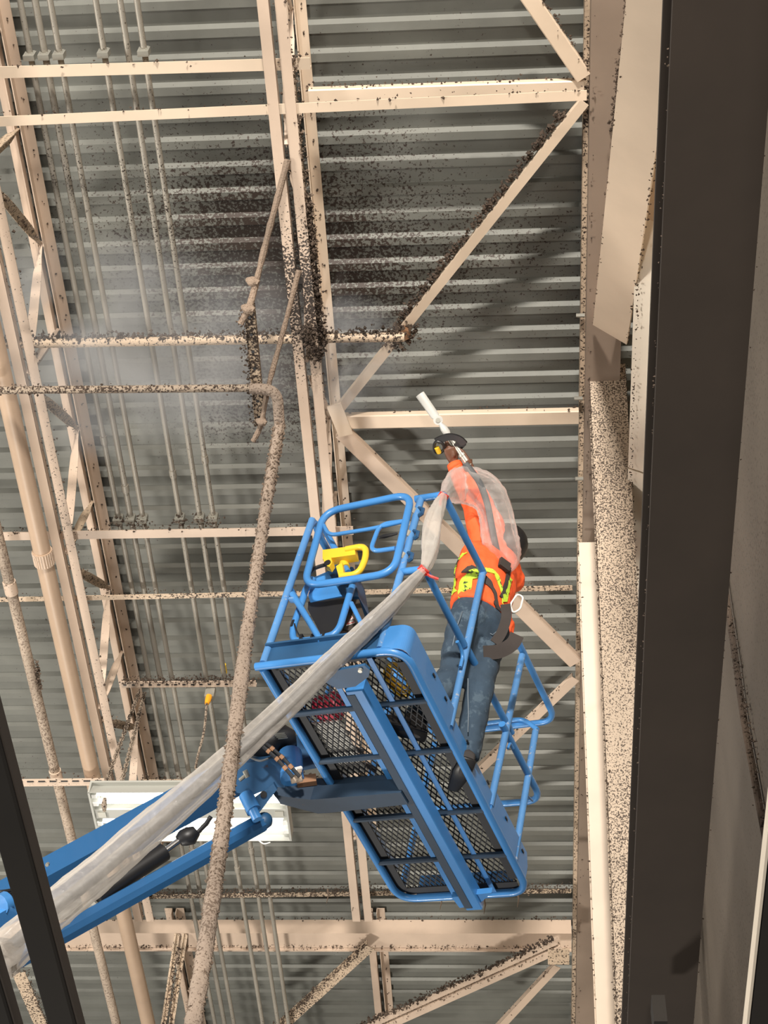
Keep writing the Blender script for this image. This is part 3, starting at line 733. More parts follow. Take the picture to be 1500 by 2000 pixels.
pl_ = [(W + .013, 1.235, .0), (W + .013, LN - .10, .0), (W + .013, LN - .10, .09), (W + .013, LN - .14, .155), (W + .013, 1.235, .155)]
LB(MB().plate(pl_, (-.005, 0, 0)), 'toe_board', 'blue', smooth=False)
b = MB()
for y_ in (.30, .47, .80, 1.12, 1.42, 1.70): b.bar((W + .0165, y_, .115), (W + .0165, y_ + .028, .115), .006, .010)
LB(b, 'bolt_slots', 'black_plastic', smooth=False, kind='stuff')
LB(sheet([(-.002, LN - .1, 0), (-.002, .03, 0)], .02, .15), 'toe_board', 'blue', smooth=False)
LB(sheet([(W - .1, LN + .0, 0), (.1, LN + .0, 0)], .02, .15), 'toe_board', 'blue', smooth=False)
kp = MB().box((.31, .0, .065), (.315, .004, .055)).bar((.0, -.012, .122), (.625, -.012, .122), .035, .012)
LB(kp, 'kick_plate', 'blue_shade', smooth=False)
# posts and rails
def rail(pts, name='guard_rail', r=RT, mat='blue', fr=.09, par=None): return LB(MB().tube(fillet(pts, fr, 6), r, 12), name, mat, par)
P1t = bp(610, 1015, 1, 0)
rail([(.005, 0, .02), (P1t.x, 0, P1t.z)], 'post', mat='blue_worn')
rail([(.632, 0, .02), (.632, 0, 1.10)], 'post', mat='blue_worn')
lt0 = V((P1t.x, 0, P1t.z))
rail([lt0 - V((0, 0, .05)), lt0 + V((.0, .02, .01)), (.0, .14, P1t.z + .0), (.0, LN, 1.18)], 'guard_rail', fr=.05)          # left side top rail
rail([(0, .03, .56), (0, LN, .60)], 'guard_rail', r=.016)
for y_ in (.64, 1.28, LN): rail([(0, y_, .02), (0, y_, 1.13)], 'post')
# right side: top rail, mid rail, drop bar
rail([(.60, 0, 1.10), (W, 0, 1.10), (W, .03, 1.10), (W, .62, 1.145)], fr=.05)
rail([(W, 1.19, 1.185), (W, LN, 1.215), (.05, LN, 1.20), (0, LN, 1.18)], fr=.11)
rail([(.632, 0, .545), (W, 0, .545), (W, .58, .57)], fr=.05)
bar_ = rail([(W - .01, .60, .60), (W - .01, 1.36, .645)], 'drop_bar')
q = V((W - .01, .93, .62)); LB(MB().bar((W + .009, .90, .625), (W + .009, 1.0, .632), .006, .028), 'warning_sticker', 'white_paint', bar_, smooth=False)
rail([(W, 1.20, .57), (W, LN - .02, .605), (.4, LN - .02, .605), (0, LN - .02, .6)], fr=.11)
rail([bp(878, 1420, 0, W), bp(943, 1118, 0, W)], 'post', mat='blue_worn')
rail([bp(957, 1575, 0, W), bp(1020, 1280, 0, W)], 'post', mat='blue_worn')
rail([bp(1003, 1688, 0, W), bp(1046, 1428, 0, W)], 'post', mat='blue_worn')
rail([bp(953, 1412, 1, LN - .03), bp(1022, 1404, 1, LN - .03), bp(1050, 1425, 1, LN - .03)], 'grab_bar', r=.014, fr=.05)
rail([bp(893, 1253, 0, W + .01), bp(900, 1266, 0, W + .012), bp(904, 1282, 0, W + .012), bp(899, 1303, 0, W + .01)], 'gusset', r=.010, fr=.03)
rail([bp(992, 1462, 0, W + .01), bp(996, 1450, 0, W + .012), bp(1002, 1462, 0, W + .012)], 'gusset', r=.008, fr=.03)
rail([bp(1029, 1540, 0, W + .004), bp(1029, 1553, 0, W + .004), bp(1040, 1564, 0, W + .004)], 'gusset', r=.006, fr=.03)
# front brace and gusset
g0, g1 = bp(571, 1160, 1, -.004), bp(627, 1252, 1, -.004)
rail([g0, g1], 'brace_tube', r=.016)
LB(MB().bar(bp(566, 1172, 1, -.004), bp(577, 1172, 1, -.004), .03, .014), 'gusset', 'blue_worn', smooth=False)
LB(MB().plate([bp(523, 1272, 1, 0), bp(540, 1268, 1, 0), bp(534, 1256, 1, 0)], (0, .006, 0)), 'gusset', 'blue_worn', smooth=False)
# front upper gate loop with inner bars, latches
GY = -.045
gate = rail([bp(u, v, 1, GY) for u, v in ((700, 1131), (594, 1148), (595, 1112), (632, 1003), (640, 997), (806, 966), (768, 1118))][:], 'gate_frame', fr=.0) if False else None
gp_ = [bp(u, v, 1, GY) for u, v in ((593, 1146), (633, 1000), (805, 964), (769, 1119))]
gate = LB(MB().tube(fillet(gp_, .105, 8, True), .0195, 12, closed=True), 'gate_frame', 'blue')
rail([bp(u, v, 1, GY) for u, v in ((632, 1026), (642, 1046), (730, 1032), (790, 1018))], 'gate_bar', r=.011, fr=.06, par=gate)
rail([bp(u, v, 1, GY) for u, v in ((788, 1018), (742, 1024), (722, 1078), (772, 1071))], 'grab_loop', r=.012, fr=.06, par=gate)
rail([bp(u, v, 1, .03) for u, v in ((634, 1034), (668, 1098), (680, 1118))], 'gate_stay', r=.017)
for u, v in ((816, 1000), (795, 1088), (806, 1045)):
    q = bp(u, v, 1, -.01)
    LB(MB().tube([q + V((.0, -.0, .03)), q + V((.03, -.005, .01)), q + V((.03, -.005, -.025)), q + V((.012, -.0, -.03))], .011, 6), 'latch', 'blue_shade')
    LB(MB().tube([q + V((-.028, 0, .025)), q + V((-.035, 0, -.012))], .0215, 12), 'worn_band', 'galv')
q0_, q1_ = bp(740, 1050, 1, -.02), bp(776, 1042, 1, -.02)
LB(MB().loft([q0_, q0_.lerp(q1_, .3), q0_.lerp(q1_, .7), q1_], [(.004, .006), (.012, .010), (.010, .008), (.006, .006)], 10), 'latch_pin', 'black_plastic', gate)
# control console in the front left corner with tube guard
cy = .10
cons_ = thing
con = LB(MB(), 'control_console', None) if False else None
cb0 = [bp(u, v, 1, cy) for u, v in ((626, 1238), (656, 1236), (676, 1166), (602, 1175), (601, 1190))]
LB(MB().plate(cb0, (0, .14, 0)), 'console_panel', 'black_plastic', smooth=False, label='black lower console panel')
cb1 = [bp(u, v, 1, cy - .004) for u, v in ((606, 1176), (602, 1162), (612, 1128), (640, 1116), (668, 1164))]
LB(MB().plate(cb1, (0, .16, 0)), 'console_housing', 'blue', smooth=False)
cb2 = [bp(u, v, 1, cy + .03) for u, v in ((640, 1116), (662, 1100), (690, 1108), (700, 1165), (668, 1166))]
LB(MB().plate(cb2, (0, .16, 0)), 'console_side', 'blue_shade', smooth=False)
LB(MB().plate([bp(u, v, 1, cy + .05) for u, v in ((664, 1228), (684, 1170), (700, 1168), (724, 1240))], (0, .01, 0)), 'console_plate', 'dark_steel', smooth=False)
LB(MB().plate([bp(u, v, 1, cy + .046) for u, v in ((676, 1222), (687, 1202), (694, 1216))], (0, .003, 0)), 'warning_sticker', 'white_paint', smooth=False)
LB(MB().tube([bp(u, v, 1, cy + .044) for u, v in ((678, 1219), (687, 1204), (692, 1215))], .003, 5, closed=True), 'sticker_triangle', 'red')
guard = [bp(u, v, 1, .045) for u, v in ((612, 1130), (597, 1150), (590, 1175), (572, 1225), (572, 1252), (600, 1252), (652, 1240), (664, 1225), (694, 1125))]
rail(guard, 'console_guard', r=.018, fr=.09)
rail([bp(u, v, 1, .03) for u, v in ((686, 1178), (698, 1202), (712, 1232))], 'console_guard', r=.012, fr=.03)
LB(MB().tube(smoothpath([bp(u, v, 1, .02) for u, v in ((575, 1218), (581, 1235), (592, 1248), (612, 1250), (636, 1246))], 4), .004, 6), 'control_cable', 'black_plastic')
LB(MB().tube(smoothpath([bp(u, v, 1, .03) for u, v in ((600, 1128), (612, 1112), (632, 1104), (650, 1100))], 4), .010, 8), 'control_cable', 'black_plastic')
for (u, v) in ((574, 1222), (590, 1250), (611, 1250), (634, 1246)):
    q = bp(u, v, 1, .045); LB(MB().box(q, (.006, .022, .022)), 'cable_tie', 'black_plastic', smooth=False)
# yellow overhead guard handle on the stay
yv = -.02
yh = LB(MB().plate([bp(u, v, 1, yv) for u, v in ((630, 1074), (692, 1066), (694, 1083), (630, 1092))], (0, .05, 0)), 'handle_bracket', 'yellow', smooth=False, label='yellow handle bracket')
LB(MB().tube(fillet([bp(u, v, 1, yv) for u, v in ((676, 1073), (714, 1066), (715, 1090), (700, 1122), (664, 1125))], .09, 7), .017, 10), 'handle_loop', 'yellow', yh)
LB(MB().plate([bp(u, v, 1, yv) for u, v in ((656, 1106), (668, 1098), (672, 1124), (662, 1127))], (0, .03, 0)), 'handle_lug', 'yellow', yh, smooth=False)
LB(MB().plate([bp(u, v, 1, yv - .005) for u, v in ((631, 1088), (646, 1087), (649, 1098), (643, 1107), (634, 1103))], (0, .04, 0)), 'lamp_block', 'yellow', yh, smooth=False)
q = bp(639, 1098, 1, yv - .012); LB(MB().tube([q, q + V((0, .02, 0))], .018, 12), 'lamp_lens', 'black_plastic', yh)
q = bp(671, 1100, 1, .03); q2 = bp(675, 1109, 1, .03); LB(MB().tube([q, q2], .024, 12), 'handle_collar', 'yellow', yh)

# ------------------------------------------------------------------ mount arm, rotator and booms (world coordinates)
def WB(b, name, mat, parent=None, smooth=True, **kw): return b.build(name, mat, parent or lift, world=True, smooth=smooth, **kw)
am = [bw(bp(u, v, 2, -.07)) for u, v in ((560, 1553), (634, 1563), (700, 1558), (782, 1550))]
zb_ = RB @ V((0, 0, 1))
tops = [bp(u, v, 2, -.03) for u, v in ((534, 1535), (640, 1538), (776, 1529), (785, 1545), (800, 1569), (640, 1588), (622, 1589), (548, 1571))]
LB(MB().plate([bp(u, v, 2, -.03) for u, v in ((534, 1535), (640, 1538), (776, 1529), (783, 1543), (622, 1562), (552, 1558))], (0, 0, .06)), 'mount_arm', 'blue_deep_shade', smooth=False)
arm2 = LB(MB().plate([bp(u, v, 2, -.12) for u, v in ((534, 1551), (556, 1556), (606, 1562), (783, 1548), (797, 1571), (640, 1588), (620, 1589), (548, 1570))], (0, 0, .09)), 'mount_arm', 'blue_deep_shade', smooth=False)
def rc(u, v, d=8.62): return cm(u, v, d)
nz = zb_ * .05
# rotator body
r0, r1 = rc(571, 1522, 8.6), rc(567, 1472, 8.75)
rot = WB(MB().tube([r0, r1], .062, 18), 'rotator', 'blue')
WB(MB().tube([rc(577, 1503, 8.52), rc(588, 1500, 8.55)], .012, 8), 'rotator_label', 'white_paint', rot)
WB(MB().bar(rc(560, 1475, 8.85), rc(640, 1462, 8.85), .10, .16, up=zb_), 'rotator_plate', 'blue_shade', smooth=False)
WB(MB().plate([rc(u, v) for u, v in ((452, 1518), (480, 1490), (545, 1480), (560, 1505), (556, 1540), (528, 1538), (490, 1555), (462, 1548))], RW @ V((0, 0, .22))), 'knuckle_body', 'blue_shade', smooth=False)
lk = WB(MB().plate([rc(u, v, 8.5) for u, v in ((534, 1530), (541, 1542), (512, 1580), (500, 1594), (484, 1594), (478, 1582), (483, 1572))], RW @ V((0, 0, .06))), 'link_plate', 'blue_shade', smooth=False)
q = rc(515, 1552, 8.49); WB(MB().tube([q, q + RW @ V((0, 0, .02))], .017, 12), 'pin_hole', 'black_plastic', lk)
WB(MB().tube([rc(480, 1553, 8.52), rc(496, 1583, 8.45)], .038, 14), 'pivot_pin', 'blue')
WB(MB().tube([rc(494, 1582, 8.45), rc(503, 1601, 8.42)], .026, 14), 'pivot_pin', 'blue')
# hydraulic valve, hoses and fitting
mot = WB(MB().loft([rc(480, 1452, 8.8), rc(515, 1448, 8.8), rc(560, 1442, 8.8), rc(578, 1440, 8.8)], [(.06, .06), (.085, .09), (.07, .08), (.03, .04)], 10), 'hydraulic_motor', 'black_plastic')
for k in range(4): WB(MB().bar(rc(534 + k * 3, 1434 + k * 3, 8.68), rc(556 + k * 2, 1432 + k * 3, 8.68), .005, .005), 'cooling_rib', 'galv', mot, smooth=False)
for (pa, pb) in (((520, 1452), (585, 1517)), ((514, 1458), (572, 1518))):
    a_, c_ = rc(*pa, 8.5), rc(*pb, 8.45); sp = smoothpath([a_, a_.lerp(c_, .5) + zb_ * .01, c_], 6)
    hs = WB(MB().tube(sp, .010, 8), 'hydraulic_hose', 'black_plastic')
    for k in (2, 5, 8): WB(MB().tube([sp[k], sp[k + 1]], .0125, 8), 'hose_sleeve', 'copper', hs)
WB(MB().tube([rc(568, 1523, 8.5), rc(590, 1518, 8.5)], .022, 10).tube([rc(585, 1505, 8.48), rc(580, 1523, 8.5)], .014, 8), 'hose_fitting', 'pipe_dust')
WB(MB().bar(rc(580, 1527, 8.62), rc(618, 1522, 8.62), .035, .05, up=zb_), 'copper_block', 'copper', smooth=False)
WB(MB().tube(smoothpath([rc(490, 1480, 8.55), rc(510, 1486, 8.5), rc(535, 1476, 8.55)], 5), .006, 6), 'control_cable', 'hose_grey')
WB(MB().tube([rc(478, 1505, 8.5), rc(484, 1518, 8.5)], .014, 8).tube([rc(468, 1524, 8.5), rc(480, 1514, 8.5)], .010, 8), 'grease_fitting', 'galv')
# jib boom: rectangular, going down to the lower left
ax0, ax1 = cm(-60, 1795, 7.95), cm(482, 1500, 8.75)
ax0 = ax0 + (ax0 - ax1).normalized() * 4.0
d = (ax1 - ax0).normalized(); hs_ = V((0, 0, 1)).cross(d).normalized()
if hs_.y < 0: hs_ = -hs_
def secbar(a, c, hgt, wdt):
    z_ = d.cross(hs_).normalized(); z_ = z_ if z_.z > 0 else -z_
    return MB().hexa([a, c, c + hs_ * wdt, a + hs_ * wdt, a + z_ * hgt, c + z_ * hgt, c + hs_ * wdt + z_ * hgt, a + hs_ * wdt + z_ * hgt])
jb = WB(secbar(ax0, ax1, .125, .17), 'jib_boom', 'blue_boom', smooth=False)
for u, v in ((94, 1687), (86, 1733), (72, 1733)):
    q = cm(u, v, 8.02); WB(MB().tube([q, q - RW @ V((0, 0, .03))], .009, 6), 'bolt', 'galv', jb)
# levelling link below it
l0, l1 = cm(-60, 1925, 7.75), cm(512, 1606, 8.55)
l0 = l0 + (l0 - l1).normalized() * 4.0
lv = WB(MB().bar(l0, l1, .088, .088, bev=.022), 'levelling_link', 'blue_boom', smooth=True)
WB(MB().ball(cm(516, 1603, 8.55), .045, 12, 8), 'link_end', 'blue_shade', lv)
# hydraulic cylinder
c0_, c1_ = cm(188, 1752, 8.15), cm(321, 1664, 8.4)
WB(MB().tube([c0_, c1_], .047, 14), 'jib_cylinder', 'black_plastic')
WB(MB().tube([c1_, cm(352, 1641, 8.45)], .017, 10), 'cylinder_rod', 'chrome')
WB(MB().tube([cm(350, 1643, 8.45), cm(358, 1637, 8.46), cm(372, 1632, 8.47), cm(384, 1622, 8.48)], [.03, .045, .05, .028], 10), 'rod_clevis', 'black_plastic')
WB(MB().tube([cm(384, 1628, 8.47), cm(402, 1610, 8.5), cm(412, 1595, 8.5)], .012, 8), 'hydraulic_hose', 'black_plastic')
WB(MB().tube([cm(172, 1762, 8.15), cm(186, 1773, 8.15)], .028, 8), 'cylinder_eye', 'galv')
# dark fittings at the left edge of the jib
for k in range(3):
    WB(MB().tube(smoothpath([cm(-30, 1742 + k * 5, 7.9), cm(0, 1742 + k * 5, 7.9), cm(26, 1738 + k * 5, 7.95)], 4), .009, 8), 'hydraulic_hose', 'black_plastic')
WB(MB().tube([cm(2, 1766, 7.85), cm(14, 1760, 7.88)], .05, 12), 'boom_pivot', 'blue')
WB(MB().bar(cm(-60, 1820, 7.9), cm(30, 1770, 7.9), .09, .1), 'boom_bracket', 'blue', smooth=False)

# ------------------------------------------------------------------ things on the basket floor
t = thing('cleaning_rag', 'crumpled red cloth lying on the basket floor, seen through the mesh', 'cloth', bw(bp(640, 1385, 2, .04)))
q = bw(bp(640, 1385, 2, .09)); MB().ball(q, (.085, .10, .045), 14, 8, RB).ball(q + V((.05, -.07, -.01)), (.05, .06, .03), 10, 6, RB).build('cloth_folds', 'pink', t, smooth=True)
q = bw(bp(776, 1330, 2, .07))
t = thing('coiled_lanyard', 'yellow lanyard coiled on the basket floor behind the mesh', 'lanyard', q)
for k in range(3):
    MB().tube([bw(bp(776, 1330, 2, .05) + V((.05 * math.cos(a * .4) * (1 - .1 * k), .11 * math.sin(a * .4) * (1 - .1 * k), .018 * k))) for a in range(16)], .009, 6, closed=True).build('coil', 'yellow', t, smooth=True)
q = bp(600, 1432, 2, .05)
t = thing('paper_sheet', 'white folded sheet lying on the basket floor under the mesh', 'sheet', bw(q))
MB().box(bw(bp(660, 1460, 2, .045)), (.09, .20, .006), RB).build('folded_sheet', 'white_paint', t)
MB().tube([bw(bp(640 + 14 * k, 1400 + 18 * k, 2, .06) + V((.03 * (-1) ** k, 0, .01))) for k in range(7)], .014, 8).build('dark_cord', 'hose_grey', t, smooth=True)

# ------------------------------------------------------------------ worker
FWD = V((-.86, .50, 0)).normalized(); LFT = V((-FWD.y, FWD.x, 0)) * 1.0     # up x forward
LFT = V((0, 0, 1)).cross(FWD)
person = thing('person', 'worker in orange shirt, jeans and harness leaning from the basket, spraying upward', 'person', TB, mat=MBK @ Matrix.Translation(V((.62, .78, .03))))
PO = V((.62, .78, .03))
def PB(b, name, mat, parent=None, smooth='all', vox=None, sm=6, disp=None, **kw):
    b.v = [p - PO for p in b.v]
    o = b.build(name, mat, parent or person, world=False, smooth=smooth, **kw)
    if vox:
        m = o.modifiers.new('fuse', 'REMESH'); m.mode = 'VOXEL'; m.voxel_size = vox; m.use_smooth_shade = True
        s = o.modifiers.new('soften', 'SMOOTH'); s.iterations = sm; s.factor = .5
        if disp:
            tx = bpy.data.textures.new(name + '_folds', 'CLOUDS'); tx.noise_scale = disp[0]; tx.noise_depth = 2
            dm = o.modifiers.new('folds', 'DISPLACE'); dm.texture = tx; dm.strength = disp[1]; dm.mid_level = .5; dm.texture_coords = 'LOCAL'
    return o
pel, wai, che, shc, nek, hed = V((.70, .80, .95)), V((.70, .79, 1.08)), V((.695, .785, 1.28)), V((.69, .795, 1.42)), V((.685, .815, 1.50)), bp(978, 1076, 2, 1.62)
hipL, hipR = pel + LFT * .085 + V((0, 0, -.05)), pel - LFT * .085 + V((0, 0, -.05))
kneeL, kneeR = bp(884, 1320, 2, .50), bp(937, 1342, 2, .50)
ankL, ankR = V((.565, .60, .11)), bp(913, 1468, 2, .12)
shL, shR = bp(949, 1088, 2, 1.43), shc - LFT * .17
elL, wrL = bp(922, 990, 2, 1.72), bp(886, 903, 2, 1.95)
hnd = bp(879, 878, 2, 1.99)
wrR = bp(912, 915, 2, 1.92); elR = bp(962, 1015, 2, 1.70)
axis = lambda a, b_, k: a.lerp(b_, k)
b = MB()
b.loft([hipL, axis(hipL, kneeL, .5), kneeL, axis(kneeL, ankL, .35), ankL], [(.075, .075), (.066, .066), (.05, .05), (.048, .048), (.032, .032)], 12, FWD)
b.loft([hipR, axis(hipR, kneeR, .5), kneeR, axis(kneeR, ankR, .35), ankR], [(.075, .075), (.066, .066), (.05, .05), (.048, .048), (.032, .032)], 12, FWD)
b.loft([pel + V((0, 0, -.09)), pel, wai, che, shc, shc + V((0, 0, .05))], [(.09, .13), (.10, .15), (.09, .13), (.105, .15), (.085, .15), (.05, .08)], 16, FWD)
b.loft([shc + V((0, 0, .02)), nek, hed], [(.055, .06), (.05, .05), (.055, .055)], 12, FWD)
for s_, e_, w_ in ((shL, elL, wrL), (shR, elR, wrR)):
    b.loft([s_, axis(s_, e_, .5), e_, axis(e_, w_, .35), w_], [(.052, .052), (.045, .045), (.036, .036), (.036, .036), (.024, .03)], 12, LFT)
    b.ball(s_, .055, 12, 8)
b.tube([shc + LFT * .08, shL], [.06, .055], 12); b.tube([shc - LFT * .08, shR], [.06, .055], 12)
# head tilted up towards the nozzle
hf = (FWD * .75 + V((0, 0, .55))).normalized(); hu = (V((0, 0, 1)) - hf * hf.z).normalized(); hl = hu.cross(hf)
HR = Matrix((hf, hl, hu)).transposed()
b.ball(hed + hu * .02, (.098, .078, .115), 16, 12, HR).ball(hed + hf * .035 - hu * .055, (.06, .055, .055), 12, 8, HR)
b.ball(hed + hf * .105 - hu * .01, (.018, .014, .022), 8, 6, HR)              # nose
b.ball(hed + hf * .088 - hu * .055, (.014, .026, .010), 8, 6, HR)             # mouth
for s_ in (-1, 1):
    b.ball(hed + hl * .078 * s_ - hu * .005 - hf * .005, (.022, .010, .032), 8, 6, HR)    # ears
# hands: palm, four curled fingers, thumb
WA, WT = bp(914, 904, 2, 1.93), bp(820, 770, 2, 2.20)
wdir = (WT - WA).normalized()
def hand(b, wr, grip, palm_n, ax, flip):
    """palm from the wrist to the grip; fingers wrap round the axis ax through grip"""
    pd = (grip - wr).normalized(); sdv = ax
    kn = grip - palm_n * .028
    b.loft([wr, wr.lerp(kn, .35), wr.lerp(kn, .75), kn + pd * .012], [(.020, .026), (.018, .036), (.016, .043), (.013, .040)], 12, palm_n)
    for k, ln in enumerate((.92, 1.0, .95, .78)):
        o_ = sdv * (.033 - .022 * k)
        p0 = kn + o_ + pd * .004
        p1 = p0 + pd * .026 * ln + palm_n * .014 * ln; p2 = p1 + palm_n * .026 * ln + pd * .002; p3 = p2 + palm_n * .012 * ln - pd * .020 * ln
        b.tube([p0 - pd * .02, p0, p1, p2, p3], [.0085, .0095, .0090, .0082, .0065], 8)
    t0 = wr.lerp(kn, .35) + sdv * .026 * flip
    b.tube([t0, t0 + sdv * .022 * flip + pd * .02 + palm_n * .012, t0 + sdv * .020 * flip + pd * .045 + palm_n * .034, t0 + sdv * .008 * flip + pd * .06 + palm_n * .05], [.013, .012, .010, .008], 8)
camd = (CL - hnd).normalized()
pn = (-camd + FWD * .2).normalized()
hand(b, wrL, hnd, pn, wdir, 1)
hand(b, wrR, WA.lerp(WT, .05), (LFT * .6 - camd * .3).normalized(), wdir, -1)
body = PB(b, 'body', 'skin', vox=.0065, sm=3)
for s_ in (-1, 1): PB(MB().ball(hed + hf * .088 + hl * .032 * s_ + hu * .018, .011, 8, 6), 'eye', 'white_paint', body)
# clothes
b = MB()
b.loft([hipL + V((0, 0, .03)), axis(hipL, kneeL, .45), kneeL, axis(kneeL, ankL, .4), axis(kneeL, ankL, .97)], [(.098, .095), (.092, .090), (.078, .078), (.074, .074), (.068, .066)], 16, FWD)
b.loft([hipR + V((0, 0, .03)), axis(hipR, kneeR, .45), kneeR, axis(kneeR, ankR, .4), axis(kneeR, ankR, 1.1)], [(.098, .095), (.088, .086), (.076, .076), (.076, .074), (.070, .066)], 16, FWD)
b.loft([pel + V((0, 0, -.13)), pel + V((0, 0, -.05)) - FWD * .02, pel + V((0, 0, .05)), pel + V((0, 0, .11))], [(.09, .15), (.128, .185), (.118, .172), (.112, .165)], 18, FWD)
b.ball(pel - FWD * .06 + LFT * .075 + V((0, 0, -.05)), .085, 12, 8); b.ball(pel - FWD * .06 - LFT * .075 + V((0, 0, -.05)), .085, 12, 8)
jeans = PB(b, 'jeans', 'denim', vox=.011, sm=4, disp=(.07, .016))
paint('seam', (.16, .20, .24), .8)
paint('denim_dark', (.03, .05, .08), .9)
def onback(u, v, z, push): 
    p = bp(u, v, 2, z); return p + (CL - p).normalized() * push
PB(MB().tube([onback(u, v, z, .115) for u, v, z in ((934, 1212, .97), (938, 1226, .93), (962, 1240, .90), (972, 1232, .92), (980, 1215, .96))], .003, 5), 'pocket_seam', 'seam', jeans)
PB(MB().tube([onback(u, v, z, .10) for u, v, z in ((914, 1325, .52), (914, 1360, .42), (915, 1395, .33), (914, 1430, .22))], .003, 5), 'leg_seam', 'seam', jeans)
PB(MB().tube([onback(u, v, z, .11) for u, v, z in ((872, 1330, .50), (880, 1280, .66), (892, 1225, .82), (905, 1190, .97))], .003, 5), 'leg_seam', 'seam', jeans)
b = MB()
b.loft([pel + V((0, 0, .045)), pel + V((0, 0, .07)), wai + V((0, 0, .05)), che, shc, shc + V((0, 0, .045)), nek + V((0, 0, -.015))], [(.125, .180), (.135, .192), (.128, .180), (.138, .190), (.11, .185), (.08, .12), (.062, .066)], 20, FWD)
for s_, e_, w_, sd_ in ((shL, elL, wrL, 1), (shR, elR, wrR, -1)):
    b.loft([s_, axis(s_, e_, .5), e_, axis(e_, w_, .5), axis(e_, w_, .93)], [(.076, .072), (.066, .062), (.058, .054), (.050, .048), (.042, .044)], 14, LFT)
    b.ball(s_, .078, 12, 8); b.tube([shc + LFT * .08 * sd_, s_], [.085, .075], 12)
b.loft([pel - FWD * .03 - LFT * .17 + V((0, 0, .10)), pel - FWD * .03 - LFT * .185 + V((0, 0, -.0)), pel - FWD * .03 - LFT * .18 + V((0, 0, -.07))], [(.05, .02), (.05, .018), (.035, .012)], 10, FWD)
shirt = PB(b, 'shirt', 'orange_shirt', vox=.010, sm=4, disp=(.06, .018))
PB(MB().loft([axis(elL, wrL, .86), axis(elL, wrL, .97)], [(.047, .047), (.044, .045)], 14, LFT), 'cuff', 'orange_shirt', shirt)
# helmet
b = MB()
hc = hed + hu * .045 - hf * .018
b.ball(hc, (.142, .122, .125), 18, 12, HR)
b.loft([hc + hf * .10 - hu * .035, hc + hf * .20 - hu * .05], [(.012, .10), (.006, .07)], 12, hu)
hel = PB(b, 'helmet', 'black_plastic', smooth='all')
q = onback(1019, 1081, 1.60, .10); PB(MB().ball(bp(1018, 1082, 2, 1.60), (.012, .02, .03), 10, 6), 'helmet_badge', 'white_paint', hel)
# shoes
for an, fw in ((ankL, V((-.75, -.45, 0))), (ankR, V((-.55, .75, 0)))):
    fw = fw.normalized(); f0 = V((an.x, an.y, .045))
    b = MB().loft([f0 - fw * .07, f0 + fw * .0, f0 + fw * .10, f0 + fw * .17, f0 + fw * .205], [(.040, .036), (.046, .044), (.038, .050), (.028, .044), (.012, .02)], 14, (0, 0, 1))
    b.loft([f0 + V((0, 0, .0)), V((an.x, an.y, .12))], [(.055, .045), (.052, .045)], 12, fw)
    sh = PB(b, 'shoe', 'shoe', vox=.009, sm=3)
    PB(MB().loft([f0 - fw * .078 - V((0, 0, .03)), f0 + fw * .04 - V((0, 0, .03)), f0 + fw * .20 - V((0, 0, .03))], [(.010, .042), (.010, .050), (.010, .030)], 12, (0, 0, 1)), 'sole', 'black_plastic', sh)
# harness
har = PB(MB().bar(che + V((0, 0, -.02)) - FWD * .155, che + V((0, 0, .04)) - FWD * .155, .07, .02, up=FWD), 'harness', 'black_strap', smooth=False)
def strap(pts, wd, mat, name='strap', push=.13, on=None):
    P = smoothpath([onback(u, v, z, push) for u, v, z in pts], 6); b = MB(); vs_ = []; n = len(P); K = 5
    for i, p in enumerate(P):
        t_ = (P[min(i + 1, n - 1)] - P[max(i - 1, 0)]).normalized(); sd_ = t_.cross((CL - p).normalized()).normalized()
        vs_ += [p + sd_ * wd * (k / (K - 1) - .5) for k in range(K)]
    b.add(vs_, [(i * K + k, i * K + k + 1, i * K + K + k + 1, i * K + K + k) for i in range(n - 1) for k in range(K - 1)])
    o = PB(b, name, mat, har, smooth=False)
    if on == 0: on = None
    elif True:
      m = o.modifiers.new('wrap', 'SHRINKWRAP'); m.target = on or shirt; m.wrap_method = 'NEAREST_SURFACEPOINT'; m.wrap_mode = 'ABOVE_SURFACE'; m.offset = .007
    m = o.modifiers.new('thick', 'SOLIDIFY'); m.thickness = .005; m.offset = 0
    return o
strap([(916, 1090, 1.42), (898, 1118, 1.33), (892, 1142, 1.22), (890, 1163, 1.12)], .045, 'lime')
strap([(903, 1168, 1.10), (918, 1140, 1.22), (934, 1122, 1.28), (958, 1122, 1.30), (975, 1137, 1.26), (992, 1160, 1.18), (1006, 1172, 1.12)], .040, 'lime')
strap([(1016, 1122, 1.36), (1012, 1145, 1.26), (1005, 1165, 1.16)], .04, 'lime')
strap([(920, 1122, 1.30), (945, 1136, 1.24), (970, 1152, 1.18), (986, 1175, 1.08), (989, 1195, 1.02)], .055, 'black_strap', push=.14)
strap([(987, 1180, 1.06), (989, 1205, 1.0), (980, 1235, .90), (966, 1256, .83)], .055, 'black_strap', push=.16, on=0)
strap([(944, 1275, .76), (975, 1272, .78), (1000, 1258, .82), (1010, 1240, .88)], .075, 'black_strap', push=.13, on=0)
strap([(1001, 1105, 1.42), (998, 1135, 1.28), (994, 1160, 1.16)], .05, 'black_strap', push=.12)
cg = fillet([onback(u, v, z, .16) for u, v, z in ((1010, 1160, 1.16), (1022, 1166, 1.15), (1016, 1190, 1.05), (1002, 1198, 1.03), (996, 1182, 1.08))], .02, 4, True)
PB(MB().tube(cg, .006, 8, closed=True), 'carabiner', 'white_paint', har, label='white metal carabiner')

